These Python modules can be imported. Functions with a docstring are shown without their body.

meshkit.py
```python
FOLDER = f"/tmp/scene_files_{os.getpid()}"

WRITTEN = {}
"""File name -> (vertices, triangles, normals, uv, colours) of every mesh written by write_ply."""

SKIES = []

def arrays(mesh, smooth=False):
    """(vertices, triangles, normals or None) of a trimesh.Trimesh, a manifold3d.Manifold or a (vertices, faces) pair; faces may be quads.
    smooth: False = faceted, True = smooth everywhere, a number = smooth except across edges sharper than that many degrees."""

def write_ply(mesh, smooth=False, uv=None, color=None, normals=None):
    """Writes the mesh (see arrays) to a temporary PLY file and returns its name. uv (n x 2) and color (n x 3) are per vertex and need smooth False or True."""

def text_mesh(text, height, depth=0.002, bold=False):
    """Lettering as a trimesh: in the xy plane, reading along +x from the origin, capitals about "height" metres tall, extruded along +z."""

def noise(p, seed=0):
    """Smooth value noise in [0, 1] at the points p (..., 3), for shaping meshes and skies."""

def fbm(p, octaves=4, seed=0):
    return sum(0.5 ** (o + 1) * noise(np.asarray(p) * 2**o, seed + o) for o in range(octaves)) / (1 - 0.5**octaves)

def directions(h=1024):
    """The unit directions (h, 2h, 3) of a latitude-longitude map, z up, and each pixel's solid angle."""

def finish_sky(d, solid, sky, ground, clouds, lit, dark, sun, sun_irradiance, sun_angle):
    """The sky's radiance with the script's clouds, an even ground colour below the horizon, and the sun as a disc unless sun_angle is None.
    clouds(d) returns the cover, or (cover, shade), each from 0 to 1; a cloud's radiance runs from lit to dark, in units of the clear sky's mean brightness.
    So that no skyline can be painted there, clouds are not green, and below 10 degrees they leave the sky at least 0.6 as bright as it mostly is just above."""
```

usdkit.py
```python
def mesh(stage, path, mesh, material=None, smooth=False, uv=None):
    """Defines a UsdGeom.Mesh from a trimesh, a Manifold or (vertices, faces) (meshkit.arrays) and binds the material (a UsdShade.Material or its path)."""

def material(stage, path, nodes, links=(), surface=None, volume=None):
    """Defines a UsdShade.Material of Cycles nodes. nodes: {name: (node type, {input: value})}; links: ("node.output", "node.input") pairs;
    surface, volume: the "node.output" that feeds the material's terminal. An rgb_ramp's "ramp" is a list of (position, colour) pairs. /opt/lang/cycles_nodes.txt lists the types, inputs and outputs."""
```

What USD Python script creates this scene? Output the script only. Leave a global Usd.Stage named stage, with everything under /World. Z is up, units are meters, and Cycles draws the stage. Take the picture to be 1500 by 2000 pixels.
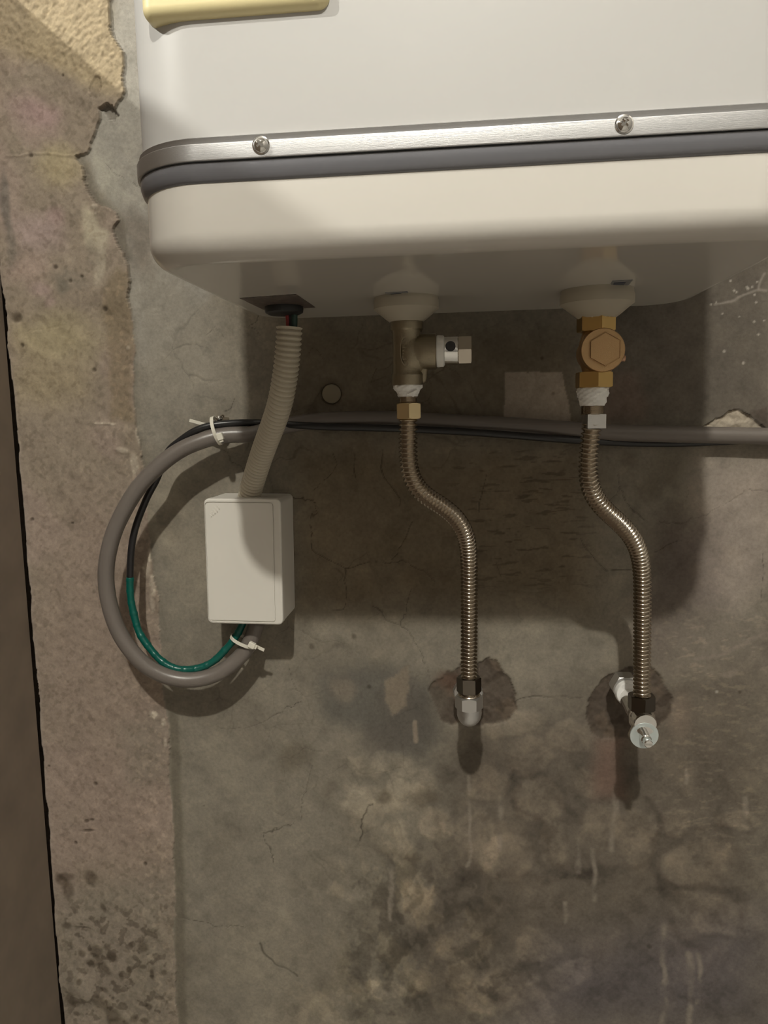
import math
import numpy as np
import trimesh
import manifold3d as m3
import shapely
from scipy import ndimage as ndi
from scipy.spatial import cKDTree
from pxr import Usd, UsdGeom, UsdLux, UsdShade, Gf, Sdf, Vt
import usdkit
import meshkit

stage = Usd.Stage.CreateInMemory()
UsdGeom.SetStageUpAxis(stage, UsdGeom.Tokens.z)
UsdGeom.SetStageMetersPerUnit(stage, 1.0)
UsdGeom.Xform.Define(stage, '/World')
UsdGeom.Scope.Define(stage, '/World/Looks')

# ------------------------------------------------------------------ camera, lights, exposure
FPX = 1500.0                                     # focal length in pixels of the 1500 x 2000 picture
CAM = np.array([0.0, -0.95, 1.25])
YAW, PITCH, ROLL = np.radians([-6.03, -7.12, -1.27])
FW = np.array([math.sin(YAW) * math.cos(PITCH), math.cos(YAW) * math.cos(PITCH), math.sin(PITCH)])
_X0 = np.array([math.cos(YAW), -math.sin(YAW), 0.0]); _U0 = np.cross(_X0, FW)
RT = math.cos(ROLL) * _X0 + math.sin(ROLL) * _U0
UP = -math.sin(ROLL) * _X0 + math.cos(ROLL) * _U0
EXPOSURE = 0.0
cam = UsdGeom.Camera.Define(stage, '/World/Camera')
cam.CreateHorizontalApertureAttr(24.0); cam.CreateVerticalApertureAttr(32.0)
cam.CreateFocalLengthAttr(24.0 * FPX / 1500.0)
cam.CreateClippingRangeAttr(Gf.Vec2f(0.01, 50))
cam.CreateExposureAttr(EXPOSURE)
M = np.eye(4); M[0, :3] = RT; M[1, :3] = UP; M[2, :3] = -FW; M[3, :3] = CAM
UsdGeom.Xformable(cam).AddTransformOp().Set(Gf.Matrix4d(*M.ravel().tolist()))

LAMP_B = np.array([-0.02, -2.99, 3.87])        # bare bulb of this room, in front of the heater
LAMP_A = np.array([-1.80, -1.50, 2.92])          # bulb of the next bay, shining over the low partition
def bulb(path, pos, radius, radiance, color):
    l = UsdLux.SphereLight.Define(stage, path)
    l.CreateRadiusAttr(radius); l.CreateIntensityAttr(radiance); l.CreateColorAttr(Gf.Vec3f(*color)); l.CreateNormalizeAttr(False)
    return l
WARM = (1.0, 0.97, 0.87)
RAD_B, RAD_A = 3330.0, 7250.0


def at(px, py, y=0.0):
    """The point where the sight line through a measured photo point meets the wall-parallel plane y."""
    d = FW + RT * (px - 750) / FPX - UP * (py - 1000) / FPX
    return CAM + d * ((y - CAM[1]) / d[1])


# ------------------------------------------------------------------ prim helpers
_used = {}
def numbered(parent, name):
    k = _used.get((parent, name), 0); _used[(parent, name)] = k + 1
    return f'{parent}/{name}' if k == 0 else f'{parent}/{name}_{k:03d}'

def data(prim, label=None, cat=None, group=None, kind=None):
    for k, v in (('label', label), ('category', cat), ('group', group), ('kind', kind)):
        if v: prim.SetCustomDataByKey(k, v)

def thing(name, label, cat, loc=(0, 0, 0), group=None, kind=None):
    x = UsdGeom.Xform.Define(stage, numbered('/World', name)); x.AddTranslateOp().Set(Gf.Vec3d(*map(float, loc)))
    data(x.GetPrim(), label, cat, group, kind)
    x.GetPrim().SetCustomDataByKey('loc', Gf.Vec3d(*map(float, loc)))
    return x.GetPrim()

def part(name, mesh, mat, parent, smooth=30, label=None):
    """A mesh given in world coordinates, stored under its thing in the thing's own frame."""
    p = parent
    while p.GetCustomDataByKey('loc') is None: p = p.GetParent()
    off = np.array(p.GetCustomDataByKey('loc'))
    if hasattr(mesh, 'to_mesh'):
        mm = mesh.to_mesh(); mesh = trimesh.Trimesh(mm.vert_properties[:, :3], mm.tri_verts, process=False)
    elif isinstance(mesh, tuple):
        mesh = trimesh.Trimesh(np.asarray(mesh[0], float), np.asarray(mesh[1], int), process=False)
    mesh = mesh.copy(); mesh.vertices = np.asarray(mesh.vertices) - off
    g = usdkit.mesh(stage, numbered(str(parent.GetPath()), name), mesh, mat, smooth=smooth)
    data(g.GetPrim(), label)
    return g.GetPrim()

def single(name, mesh, mat, label, cat, smooth=30, group=None, kind=None):
    g = usdkit.mesh(stage, numbered('/World', name), mesh, mat, smooth=smooth)
    data(g.GetPrim(), label, cat, group, kind)
    return g.GetPrim()

def clear_loc():
    for p in stage.Traverse():
        if p.GetCustomDataByKey('loc') is not None: p.ClearCustomDataByKey('loc')

# ------------------------------------------------------------------ materials
def s2l(c):
    c = np.asarray(c, float) / 255.0
    return np.where(c <= 0.04045, c / 12.92, ((c + 0.055) / 1.055) ** 2.4)

def plain(name, col, rough=0.5, metal=0.0, bump=0.0, scale=200.0, var=0.0, spec=0.5, coat=0.0, stretch=None):
    n = {'p': ('principled_bsdf', {'base_color': col, 'roughness': rough, 'metallic': metal, 'specular_ior_level': spec, 'coat_weight': coat})}
    l = []
    if bump or var:
        n['tc'] = ('texture_coordinate', {}); n['no'] = ('noise_texture', {'scale': scale, 'detail': 4.0, 'roughness': 0.6})
        if stretch:
            n['mp'] = ('mapping', {'scale': stretch}); l += [('tc.object', 'mp.vector'), ('mp.vector', 'no.vector')]
        else:
            l += [('tc.object', 'no.vector')]
    if bump:
        n['b'] = ('bump', {'strength': bump, 'distance': 0.001}); l += [('no.fac', 'b.height'), ('b.normal', 'p.normal')]
    if var:
        c = np.array(col); n['rr'] = ('rgb_ramp', {'ramp': [(0.3, tuple(c * (1 - var))), (0.7, tuple(np.minimum(c * (1 + var), 0.95)))]})
        l += [('no.fac', 'rr.fac'), ('rr.color', 'p.base_color')]
    return usdkit.material(stage, '/World/Looks/' + name, n, l, surface='p.BSDF')

M_BODY = plain('white_painted_steel', (0.50, 0.49, 0.48), 0.42, bump=0.03, scale=60, spec=0.4)
M_CAP = plain('glossy_cream_white_enamel', (0.60, 0.57, 0.525), 0.075, spec=0.62)
M_ALU = plain('brushed_aluminium', (0.52, 0.515, 0.52), 0.44, 1.0, bump=0.12, scale=60, stretch=(0.4, 20, 60))
M_LIP = plain('grey_edge_bead', (0.15, 0.15, 0.165), 0.24, spec=0.6)
M_CREAM = plain('cream_plastic', (0.80, 0.70, 0.40), 0.4)
M_CHROME = plain('chrome', (0.78, 0.77, 0.75), 0.07, 1.0)
M_STEEL = plain('stainless_steel', (0.53, 0.47, 0.395), 0.16, 1.0)
M_NICKEL = plain('dull_nickel_casting', (0.29, 0.25, 0.18), 0.36, 1.0, bump=0.25, scale=900)
M_MATTE = plain('satin_nickel', (0.62, 0.61, 0.60), 0.42, 1.0, bump=0.1, scale=900)
M_BRASS = plain('brass', (0.58, 0.39, 0.15), 0.30, 1.0, bump=0.06, scale=700)
M_CASTB = plain('cast_brass', (0.58, 0.385, 0.205), 0.42, 1.0, bump=0.3, scale=1200)
M_BRASSN = plain('pale_brass', (0.74, 0.60, 0.36), 0.33, 1.0, bump=0.05, scale=700)
M_NUTREFL = plain('chromed_nut_dark_reflection', (0.15, 0.13, 0.11), 0.16, 1.0)  # dark reflections put into the base colour
M_TAPE = plain('white_thread_tape', (0.86, 0.85, 0.83), 0.6, bump=0.4, scale=500)
M_COLLAR = plain('cream_nylon', (0.44, 0.40, 0.32), 0.42)
M_WASHER = plain('white_nylon', (0.80, 0.79, 0.76), 0.4, bump=0.1, scale=300)
M_ZINC = plain('zinc_washer', (0.62, 0.68, 0.68), 0.38, 0.6, bump=0.2, scale=400)
M_BLACKR = plain('black_rubber', (0.02, 0.02, 0.021), 0.5)
M_CONDUIT = plain('beige_grey_conduit_plastic', (0.53, 0.48, 0.385), 0.5)
M_CABLE = plain('grey_cable_sheath', (0.155, 0.134, 0.119), 0.34, bump=0.03, scale=300)
M_BLACKW = plain('black_wire_sheath', (0.016, 0.015, 0.016), 0.32)
M_GREEN = plain('green_tape', (0.0, 0.085, 0.066), 0.30, bump=0.3, scale=250)
M_RED = plain('red_wire', (0.30, 0.02, 0.02), 0.4)
M_DGREEN = plain('dark_green_wire', (0.01, 0.045, 0.035), 0.4)
M_BOX = plain('white_box_plastic', (0.71, 0.68, 0.625), 0.36, bump=0.02, scale=800)
M_TIE = plain('milky_nylon_tie', (0.74, 0.71, 0.62), 0.35)
M_STICK = plain('dark_printed_label', (0.11, 0.085, 0.075), 0.35, var=0.6, scale=120)
M_STICKB = plain('blue_grey_label', (0.20, 0.20, 0.21), 0.35)
M_INK = plain('dark_blue_print', (0.03, 0.04, 0.07), 0.4)
M_CONC = plain('grey_concrete', (0.30, 0.285, 0.265), 0.8, bump=0.5, scale=30, var=0.25)
M_FLOOR = plain('pale_floor', (0.46, 0.44, 0.41), 0.6, bump=0.3, scale=30, var=0.15)
M_SIDE = plain('brown_grey_plaster', (0.22, 0.175, 0.135), 0.85, bump=0.3, scale=14, var=0.14)
M_DARKM = plain('dark_gap', (0.03, 0.025, 0.02), 0.9)

# the plaster wall: colour comes with the mesh (stains, layers and patches of the wall, with some shade painted in), fine grain is added here
M_WALL = usdkit.material(stage, '/World/Looks/old_plaster', {
    'a': ('attribute', {'attribute': 'albedo'}), 'g': ('geometry', {}),
    'n1': ('noise_texture', {'scale': 240.0, 'detail': 5.0, 'roughness': 0.65}),
    'n2': ('noise_texture', {'scale': 45.0, 'detail': 6.0, 'roughness': 0.65}),
    'r1': ('rgb_ramp', {'ramp': [(0.25, (0.83, 0.825, 0.82)), (0.5, (1, 1, 1)), (0.75, (1.15, 1.15, 1.145))]}),
    'r2': ('rgb_ramp', {'ramp': [(0.3, (0.91, 0.91, 0.91)), (0.7, (1.08, 1.08, 1.075))]}),
    'm1': ('mix', {'mix_type': 'multiply', 'fac': 1.0}), 'm2': ('mix', {'mix_type': 'multiply', 'fac': 1.0}),
    'ad': ('math', {'math_type': 'multiply_add', 'value2': 2.0}),
    'b': ('bump', {'strength': 0.28, 'distance': 0.0010}),
    'p': ('principled_bsdf', {'roughness': 0.82, 'specular_ior_level': 0.25}),
}, [('g.position', 'n1.vector'), ('g.position', 'n2.vector'), ('n1.fac', 'r1.fac'), ('n2.fac', 'r2.fac'),
    ('a.color', 'm1.color1'), ('r1.color', 'm1.color2'), ('m1.color', 'm2.color1'), ('r2.color', 'm2.color2'), ('m2.color', 'p.base_color'),
    ('n2.fac', 'ad.value1'), ('n1.fac', 'ad.value3'), ('ad.value', 'b.height'), ('b.normal', 'p.normal')], surface='p.BSDF')

# ------------------------------------------------------------------ mesh helpers (world coordinates, metres)
def box(lo, hi):
    lo, hi = np.array(lo, float), np.array(hi, float)
    m = trimesh.creation.box(hi - lo); m.apply_translation((lo + hi) / 2); return m

def tmesh(man):
    mm = man.to_mesh(); return trimesh.Trimesh(mm.vert_properties[:, :3], mm.tri_verts, process=False)

def sphere_hull(centres, r, n=20):
    return m3.Manifold.batch_hull([m3.Manifold.sphere(r, n).translate(list(map(float, c))) for c in centres])

def rbox(lo, hi, r, n=20):
    lo, hi = np.array(lo, float) + r, np.array(hi, float) - r
    return sphere_hull([(x, y, z) for x in (lo[0], hi[0]) for y in (lo[1], hi[1]) for z in (lo[2], hi[2])], r, n)

def lathe(profile, n=40, centre=(0, 0, 0), axis='z'):
    """Solid of revolution: profile [(radius, height)] from bottom to top, closed on the axis."""
    p = [(max(r, 0.0), h) for r, h in profile]
    if p[0][0] > 0: p = [(0.0, p[0][1])] + p
    if p[-1][0] > 0: p = p + [(0.0, p[-1][1])]
    man = m3.CrossSection([np.array(p)], m3.FillRule.NonZero).revolve(n)
    return orient(man, axis).translate(list(map(float, centre)))

def orient(man, axis):
    if axis == 'x': return man.rotate([0, 90, 0])          # +z -> +x
    if axis == '-y': return man.rotate([90, 0, 0])         # +z -> -y
    return man

def hexnut(flat, h, chamfer=0.0012, n=6, rot=0.0, k=1.0):
    """Nut or hex head standing on z=0; flat = half the width across flats."""
    R = flat / math.cos(math.pi / n)
    a = np.radians(rot) + np.arange(n) * 2 * math.pi / n
    prism = m3.CrossSection([np.stack([np.cos(a), np.sin(a)], 1) * R]).extrude(h)
    if chamfer:
        cone = lathe([(R - chamfer * k, 0), (R + 1e-4, chamfer * .8), (R + 1e-4, h - chamfer * .8), (R - chamfer * k, h)], 48)
        prism = prism ^ cone
    return prism

def spline(pts, n=200):
    """Smooth curve through points, evenly spaced by length (centripetal-like via cumulative length cubic)."""
    from scipy.interpolate import CubicSpline, PchipInterpolator
    p = np.asarray(pts, float)
    t = np.concatenate([[0], np.cumsum(np.linalg.norm(np.diff(p, axis=0), axis=1))])
    cs = CubicSpline(t, p, axis=0)
    u = np.linspace(0, t[-1], n * 6); q = cs(u)
    s = np.concatenate([[0], np.cumsum(np.linalg.norm(np.diff(q, axis=0), axis=1))])
    g = np.linspace(0, s[-1], n)
    return np.stack([np.interp(g, s, q[:, k]) for k in range(3)], 1), s[-1]

def frames(p):
    t = np.gradient(p, axis=0); t /= np.linalg.norm(t, axis=1, keepdims=True)
    a = np.zeros_like(p); v = np.cross(t[0], [0, 1.0, 0.3]); a[0] = v / np.linalg.norm(v)
    for i in range(1, len(p)):
        v = a[i - 1] - t[i] * (a[i - 1] @ t[i]); a[i] = v / np.linalg.norm(v)
    return t, a, np.cross(t, a)

def sweep(p, r, sides=24, caps=True):
    p = np.asarray(p, float); r = np.broadcast_to(r, (len(p),)); t, a, b = frames(p)
    ang = np.arange(sides) * 2 * math.pi / sides
    v = p[:, None] + r[:, None, None] * (np.cos(ang)[None, :, None] * a[:, None] + np.sin(ang)[None, :, None] * b[:, None])
    i, j = np.meshgrid(np.arange(len(p) - 1), np.arange(sides), indexing='ij')
    q = np.stack([i * sides + j, i * sides + (j + 1) % sides, (i + 1) * sides + (j + 1) % sides, (i + 1) * sides + j], -1).reshape(-1, 4)
    f = [q[:, [0, 1, 2]], q[:, [0, 2, 3]]]; v = v.reshape(-1, 3)
    if caps:
        n0 = len(v); v = np.vstack([v, p[0], p[-1]]); k = np.arange(sides); L = (len(p) - 1) * sides
        f += [np.stack([np.full(sides, n0), (k + 1) % sides, k], 1), np.stack([np.full(sides, n0 + 1), L + k, L + (k + 1) % sides], 1)]
    return trimesh.Trimesh(v, np.vstack(f), process=False)

def corrugated(pts, rout, rin, pitch, sides=32, sharp=1.0, ends=True, per=8):
    _, L = spline(pts, 50)
    nr = int(round(L / pitch)); p, _ = spline(pts, nr * per + 1)
    ph = np.arange(len(p)) / per
    w = 0.5 + 0.5 * np.cos(2 * math.pi * ph); w = w ** sharp
    return sweep(p, rin + (rout - rin) * w, sides, ends)

# ------------------------------------------------------------------ the plaster wall behind (wall_back)
XC = -0.580                                       # corner with the side wall
PIX = 0.000645                                    # metres of wall per photo pixel near the picture's middle
STEP = 0.0013
gx = np.arange(XC - 0.004, 0.425, STEP); gz = np.arange(0.335, 1.80, STEP)
NX, NZ = len(gx), len(gz)
GX, GZ = np.meshgrid(gx, gz)                       # rows = z

def smooth(x, a, b):
    t = np.clip((x - a) / (b - a), 0, 1); return t * t * (3 - 2 * t)

def gnoise(cell, seed, octaves=4, gain=0.5, aspect=1.0):
    """Smooth fractal noise on the wall grid in about [-1, 1]; cell in metres (width), aspect stretches it upward."""
    out, amp, tot = np.zeros((NZ, NX)), 1.0, 0.0
    for o in range(octaves):
        c = cell / 2 ** o
        if c < STEP * 1.2: break
        cx, cz = c / STEP, c * aspect / STEP
        r = np.random.default_rng(seed * 31 + o).uniform(-1, 1, (int(NZ / cz) + 5, int(NX / cx) + 5))
        zz, xx = np.arange(NZ) / cz + 1, np.arange(NX) / cx + 1
        co = np.meshgrid(zz, xx, indexing='ij')
        out += amp * ndi.map_coordinates(r, co, order=3, mode='nearest'); tot += amp; amp *= gain
    return out / tot * 1.6

_am = 0.35 + 1.1 * smooth(gnoise(0.055, 5, 2), -.2, .6)
WX = GX + 0.0030 * gnoise(0.034, 1, 2, 0.5) + _am * 0.0013 * gnoise(0.0085, 6, 3, 0.6); WZ = GZ + 0.0030 * gnoise(0.034, 2, 2, 0.5) + _am * 0.0013 * gnoise(0.0085, 7, 3, 0.6)     # ragged outlines
VX = GX + 0.010 * gnoise(0.05, 3, 4, 0.55); VZ = GZ + 0.010 * gnoise(0.05, 4, 4, 0.55)       # strong meander

def wp(pts): return np.array([at(x, y)[[0, 2]] for x, y in pts])
def box_of(q, pad):
    i0, i1 = np.searchsorted(gx, [q[:, 0].min() - pad, q[:, 0].max() + pad]); k0, k1 = np.searchsorted(gz, [q[:, 1].min() - pad, q[:, 1].max() + pad])
    return slice(max(k0, 0), min(k1, NZ)), slice(max(i0, 0), min(i1, NX))


def poly(pts, soft=0.0015, warp=1.0, pad=0.03):
    """Mask 0..1 of a region outlined by photo points on the wall, with ragged edge; soft = half width of the edge in metres."""
    q = wp(pts); s = box_of(q, pad); out = np.zeros((NZ, NX))
    x, z = GX[s] + warp * (WX - GX)[s], GZ[s] + warp * (WZ - GZ)[s]
    ins = shapely.contains_xy(shapely.Polygon(q), x.ravel(), z.ravel()).reshape(x.shape)
    d = (ndi.distance_transform_edt(ins) - ndi.distance_transform_edt(~ins)) * STEP
    out[s] = smooth(d, -soft, soft); return out

def blob(cx, cy, rx, ry=None, rot=0.0, edge=0.5, warp=1.0):
    """Soft ellipse: centre and radii in photo pixels measured on the wall."""
    ry = ry or rx; c = at(cx, cy)[[0, 2]]; a = math.radians(rot)
    q = np.array([[c[0] - max(rx, ry) * PIX * 1.6, c[1] - max(rx, ry) * PIX * 1.6], [c[0] + max(rx, ry) * PIX * 1.6, c[1] + max(rx, ry) * PIX * 1.6]])
    s = box_of(q, 0.004); out = np.zeros((NZ, NX))
    x, z = GX[s] + warp * (VX - GX)[s] * min(1, rx * PIX / 0.02) - c[0], GZ[s] + warp * (VZ - GZ)[s] * min(1, rx * PIX / 0.02) - c[1]
    u, v = x * math.cos(a) + z * math.sin(a), -x * math.sin(a) + z * math.cos(a)
    r = np.hypot(u / (rx * PIX), v / (ry * PIX))
    out[s] = 1 - smooth(r, 1 - edge, 1 + edge); return out

def line(pts, width, soft=None, warp=0.6):
    """Distance mask of a polyline (a crack or a run): width in metres (half)."""
    q = wp(pts); soft = soft or width; out = np.zeros((NZ, NX)); pad = width + soft + 0.012
    for a, b in zip(q[:-1], q[1:]):
        s = box_of(np.array([a, b]), pad)
        x, z = GX[s] + warp * (WX - GX)[s], GZ[s] + warp * (WZ - GZ)[s]
        d = b - a; t = np.clip(((x - a[0]) * d[0] + (z - a[1]) * d[1]) / (d @ d), 0, 1)
        r = np.hypot(x - a[0] - t * d[0], z - a[1] - t * d[1])
        out[s] = np.maximum(out[s], 1 - smooth(r, max(width - soft, 0), width + soft))
    return out

def cells(seed, size, X, Z, jitter_seed=0):
    """Voronoi: (distance to nearest edge, cell id, distance to seed)."""
    r = np.random.default_rng(seed); n = int(1.3 * 1.8 / size ** 2)
    s = np.stack([r.uniform(XC - .1, .55, n), r.uniform(.25, 1.9, n)], 1)
    d, i = cKDTree(s).query(np.stack([X.ravel(), Z.ravel()], 1), k=2)
    e = (d[:, 1] - d[:, 0]) / 2
    return e.reshape(X.shape), i[:, 0].reshape(X.shape), d[:, 0].reshape(X.shape)

LIGHT0 = np.array([0.65, 0.59, 0.50])            # light that falls on a fully lit wall: turns seen colours into surface colours
def C(r, g, b): return s2l((r, g, b)) / LIGHT0

H = np.zeros((NZ, NX))                             # relief towards the room, metres
COL = np.empty((NZ, NX, 3)); COL[:] = C(106, 96, 80)
def tint(mask, c, k=1.0): COL[:] = COL + (np.asarray(c) - COL) * (np.clip(mask, 0, 1) * k)[..., None]
def mult(mask, f): COL[:] = COL * (1 + (np.asarray(f) - 1) * np.clip(mask, 0, 1)[..., None])

nA, nB, nC, nD = gnoise(0.16, 11, 5), gnoise(0.06, 12, 5), gnoise(0.02, 13, 4), gnoise(0.007, 14, 3)
H += 0.0022 * gnoise(0.22, 21, 3) + 0.0006 * nB + 0.00022 * nC + 0.0001 * nD
mult(smooth(nA, -0.1, 0.6), (1.12, 1.11, 1.09)); mult(smooth(-nB, 0.05, 0.7), (0.88, 0.875, 0.87))
mult(smooth(nC, 0.1, 0.8), (1.07, 1.07, 1.06))

# wide tone regions of the newer plaster, some with shade or cooler light painted in
tint(poly([(900, 1420), (1500, 1250), (1500, 2010), (820, 2010), (760, 1800), (840, 1620)], 0.06), C(79, 69, 57), .85)
tint(poly([(1080, 1850), (1500, 1780), (1500, 2010), (1000, 2010)], 0.06), C(78, 70, 66), .75)  # cooler light at the bottom right, tinted into the wall colour
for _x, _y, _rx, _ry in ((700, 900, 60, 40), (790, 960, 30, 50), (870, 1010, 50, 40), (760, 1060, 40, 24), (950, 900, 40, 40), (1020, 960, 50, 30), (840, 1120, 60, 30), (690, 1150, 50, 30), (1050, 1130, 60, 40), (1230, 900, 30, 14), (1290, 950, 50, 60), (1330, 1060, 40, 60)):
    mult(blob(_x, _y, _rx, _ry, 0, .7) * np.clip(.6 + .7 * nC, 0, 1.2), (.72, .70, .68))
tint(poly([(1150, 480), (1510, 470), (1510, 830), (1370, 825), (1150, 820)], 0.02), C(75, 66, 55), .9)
tint(poly([(1370, 900), (1510, 900), (1510, 1130), (1440, 1200), (1360, 1180)], 0.03), C(124, 110, 95), .9)
tint(poly([(1290, 1010), (1385, 1030), (1400, 1180), (1300, 1300), (1230, 1240)], 0.035), C(74, 62, 55), .7)
tint(poly([(1300, 1180), (1500, 1210), (1500, 1300), (1320, 1310)], 0.03), C(100, 89, 75), .6)
tint(poly([(620, 1320), (760, 1295), (850, 1340), (850, 1440), (830, 1480), (770, 1470), (700, 1430), (630, 1410)], 0.02), C(76, 70, 60), .85)
tint(blob(670, 1345, 22, 26), C(108, 95, 78), .6)
tint(poly([(560, 640), (1130, 640), (1130, 830), (560, 830)], 0.03), C(80, 68, 51), .7)  # wall colour darkened and browned to deepen the heater's shadow
tint(poly([(560, 860), (1150, 870), (1150, 1190), (580, 1190)], 0.04), C(83, 69, 49), .75)  # lower part of the heater's shadow, deepened in the colour too
# greyer smooth newer plaster by the heater's left side
new = poly([(160, 290), (190, 215), (225, 20), (225, -40), (420, -40), (420, 560), (300, 720), (262, 700), (235, 420)], 0.012)
tint(new, C(128, 119, 104), .9)
tint(poly([(265, 500), (340, 540), (420, 600), (420, 760), (300, 900), (265, 860)], 0.025), C(116, 106, 90), .8)
tint(blob(215, 350, 35, 50, 20, .7), C(140, 131, 112), .6); tint(line([(168, 330), (190, 400), (232, 432), (243, 500)], .006, .008), C(86, 76, 62), .7)  # dark line paints the shadow along the broken plaster edge
tint(blob(262, 470, 28, 60, 5, .6), C(96, 84, 70), .7)
# pale repair patch and sandy hole
tint(poly([(985, 728), (1098, 726), (1104, 760), (1114, 800), (1113, 826), (985, 822)], 0.0025, .3), C(134, 119, 101), .85)
tint(poly([(1165, 735), (1245, 725), (1260, 800), (1250, 830), (1165, 830)], .012), C(92, 76, 63), .8)
sand = poly([(1365, 838), (1400, 812), (1420, 800), (1445, 795), (1465, 806), (1480, 822), (1495, 838)], .0015)
tint(sand, C(142, 127, 106), .95); H -= 0.003 * sand; H += .0012 * sand * nD
tint(poly([(1468, 800), (1500, 795), (1500, 838), (1490, 838)], .004), C(66, 55, 45), .8)
for cx, cy, r in ((1440, 570, 1.6), (1460, 560, 2), (1475, 575, 2), (1435, 567, 2), (1478, 590, 2), (1470, 560, 1.8), (1415, 686, 2.4), (1452, 709, 2.4), (1462, 563, 2.5), (1445, 618, 1.5), (1474, 628, 2), (1400, 590, 1.5), (1412, 612, 1.5), (1428, 548, 2), (1480, 550, 1.6), (1493, 626, 1.6), (1482, 653, 2), (1390, 594, 1.6)):
    tint(blob(cx, cy, r, r, 0, .5, 0), C(140, 128, 112), .9)
tint(line([(1395, 592), (1430, 588), (1450, 575), (1480, 565), (1500, 566)], .0010, .0014), C(118, 106, 92), .8)
tint(line([(1482, 565), (1488, 548), (1496, 534)], .0010, .0012), C(118, 106, 92), .8)

# rubble showing through the plaster low on the right: paler stones, darker joints
lower = poly([(690, 1480), (960, 1440), (1330, 1440), (1500, 1400), (1500, 2010), (560, 2010), (640, 1800)], 0.05)
e1, id1, d1 = cells(5, 0.075, VX, VZ)
mA, mB, mC = gnoise(0.05, 31, 6, .68), gnoise(0.018, 32, 5, .68), gnoise(0.09, 33, 6, .62)
mult(lower, (0.90, 0.895, 0.89))
mult(lower * (1 - smooth(e1, 0.0, 0.012)) * smooth(mC, -.3, .4), (0.86, 0.855, 0.85))
def stone(cx, cy, rx, ry, ro, k=1.40):
    m = blob(cx, cy, rx, ry, ro, .20) * np.clip(.85 + .4 * mB + .25 * mA, .35, 1.2)
    mult(m, (k, k * .985, k * .96)); H[:] = H + .0006 * m
for cx, cy, rx, ry, ro in ((1048, 1562, 36, 48, 20), (985, 1668, 60, 46, 0), (930, 1640, 40, 60, 0), (1086, 1652, 34, 48, 10), (1180, 1600, 44, 40, 0), (1250, 1640, 40, 56, 0), (1365, 1690, 66, 48, 10), (1395, 1785, 84, 46, -8), (1318, 1600, 24, 36, 0), (1045, 1848, 42, 32, 10), (860, 1610, 36, 40, 0), (770, 1640, 38, 46, 20), (900, 1850, 60, 40, 10), (890, 1905, 40, 26, 0), (735, 1930, 62, 24, -8), (945, 1950, 60, 46, 10), (1040, 1475, 46, 34, 20), (1000, 1410, 70, 34, 0), (1120, 1440, 40, 30, 0), (790, 1545, 56, 40, 30), (705, 1570, 40, 60, 20), (740, 1490, 60, 26, 0), (960, 1530, 40, 40, 0), (1110, 1905, 40, 30, 0), (815, 1760, 40, 60, 20), (1000, 1910, 60, 30, 0), (1150, 1530, 34, 30, 0), (1440, 1600, 40, 20, 0), (1040, 1960, 46, 40, 0)):
    stone(cx, cy, rx, ry, ro)
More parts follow.
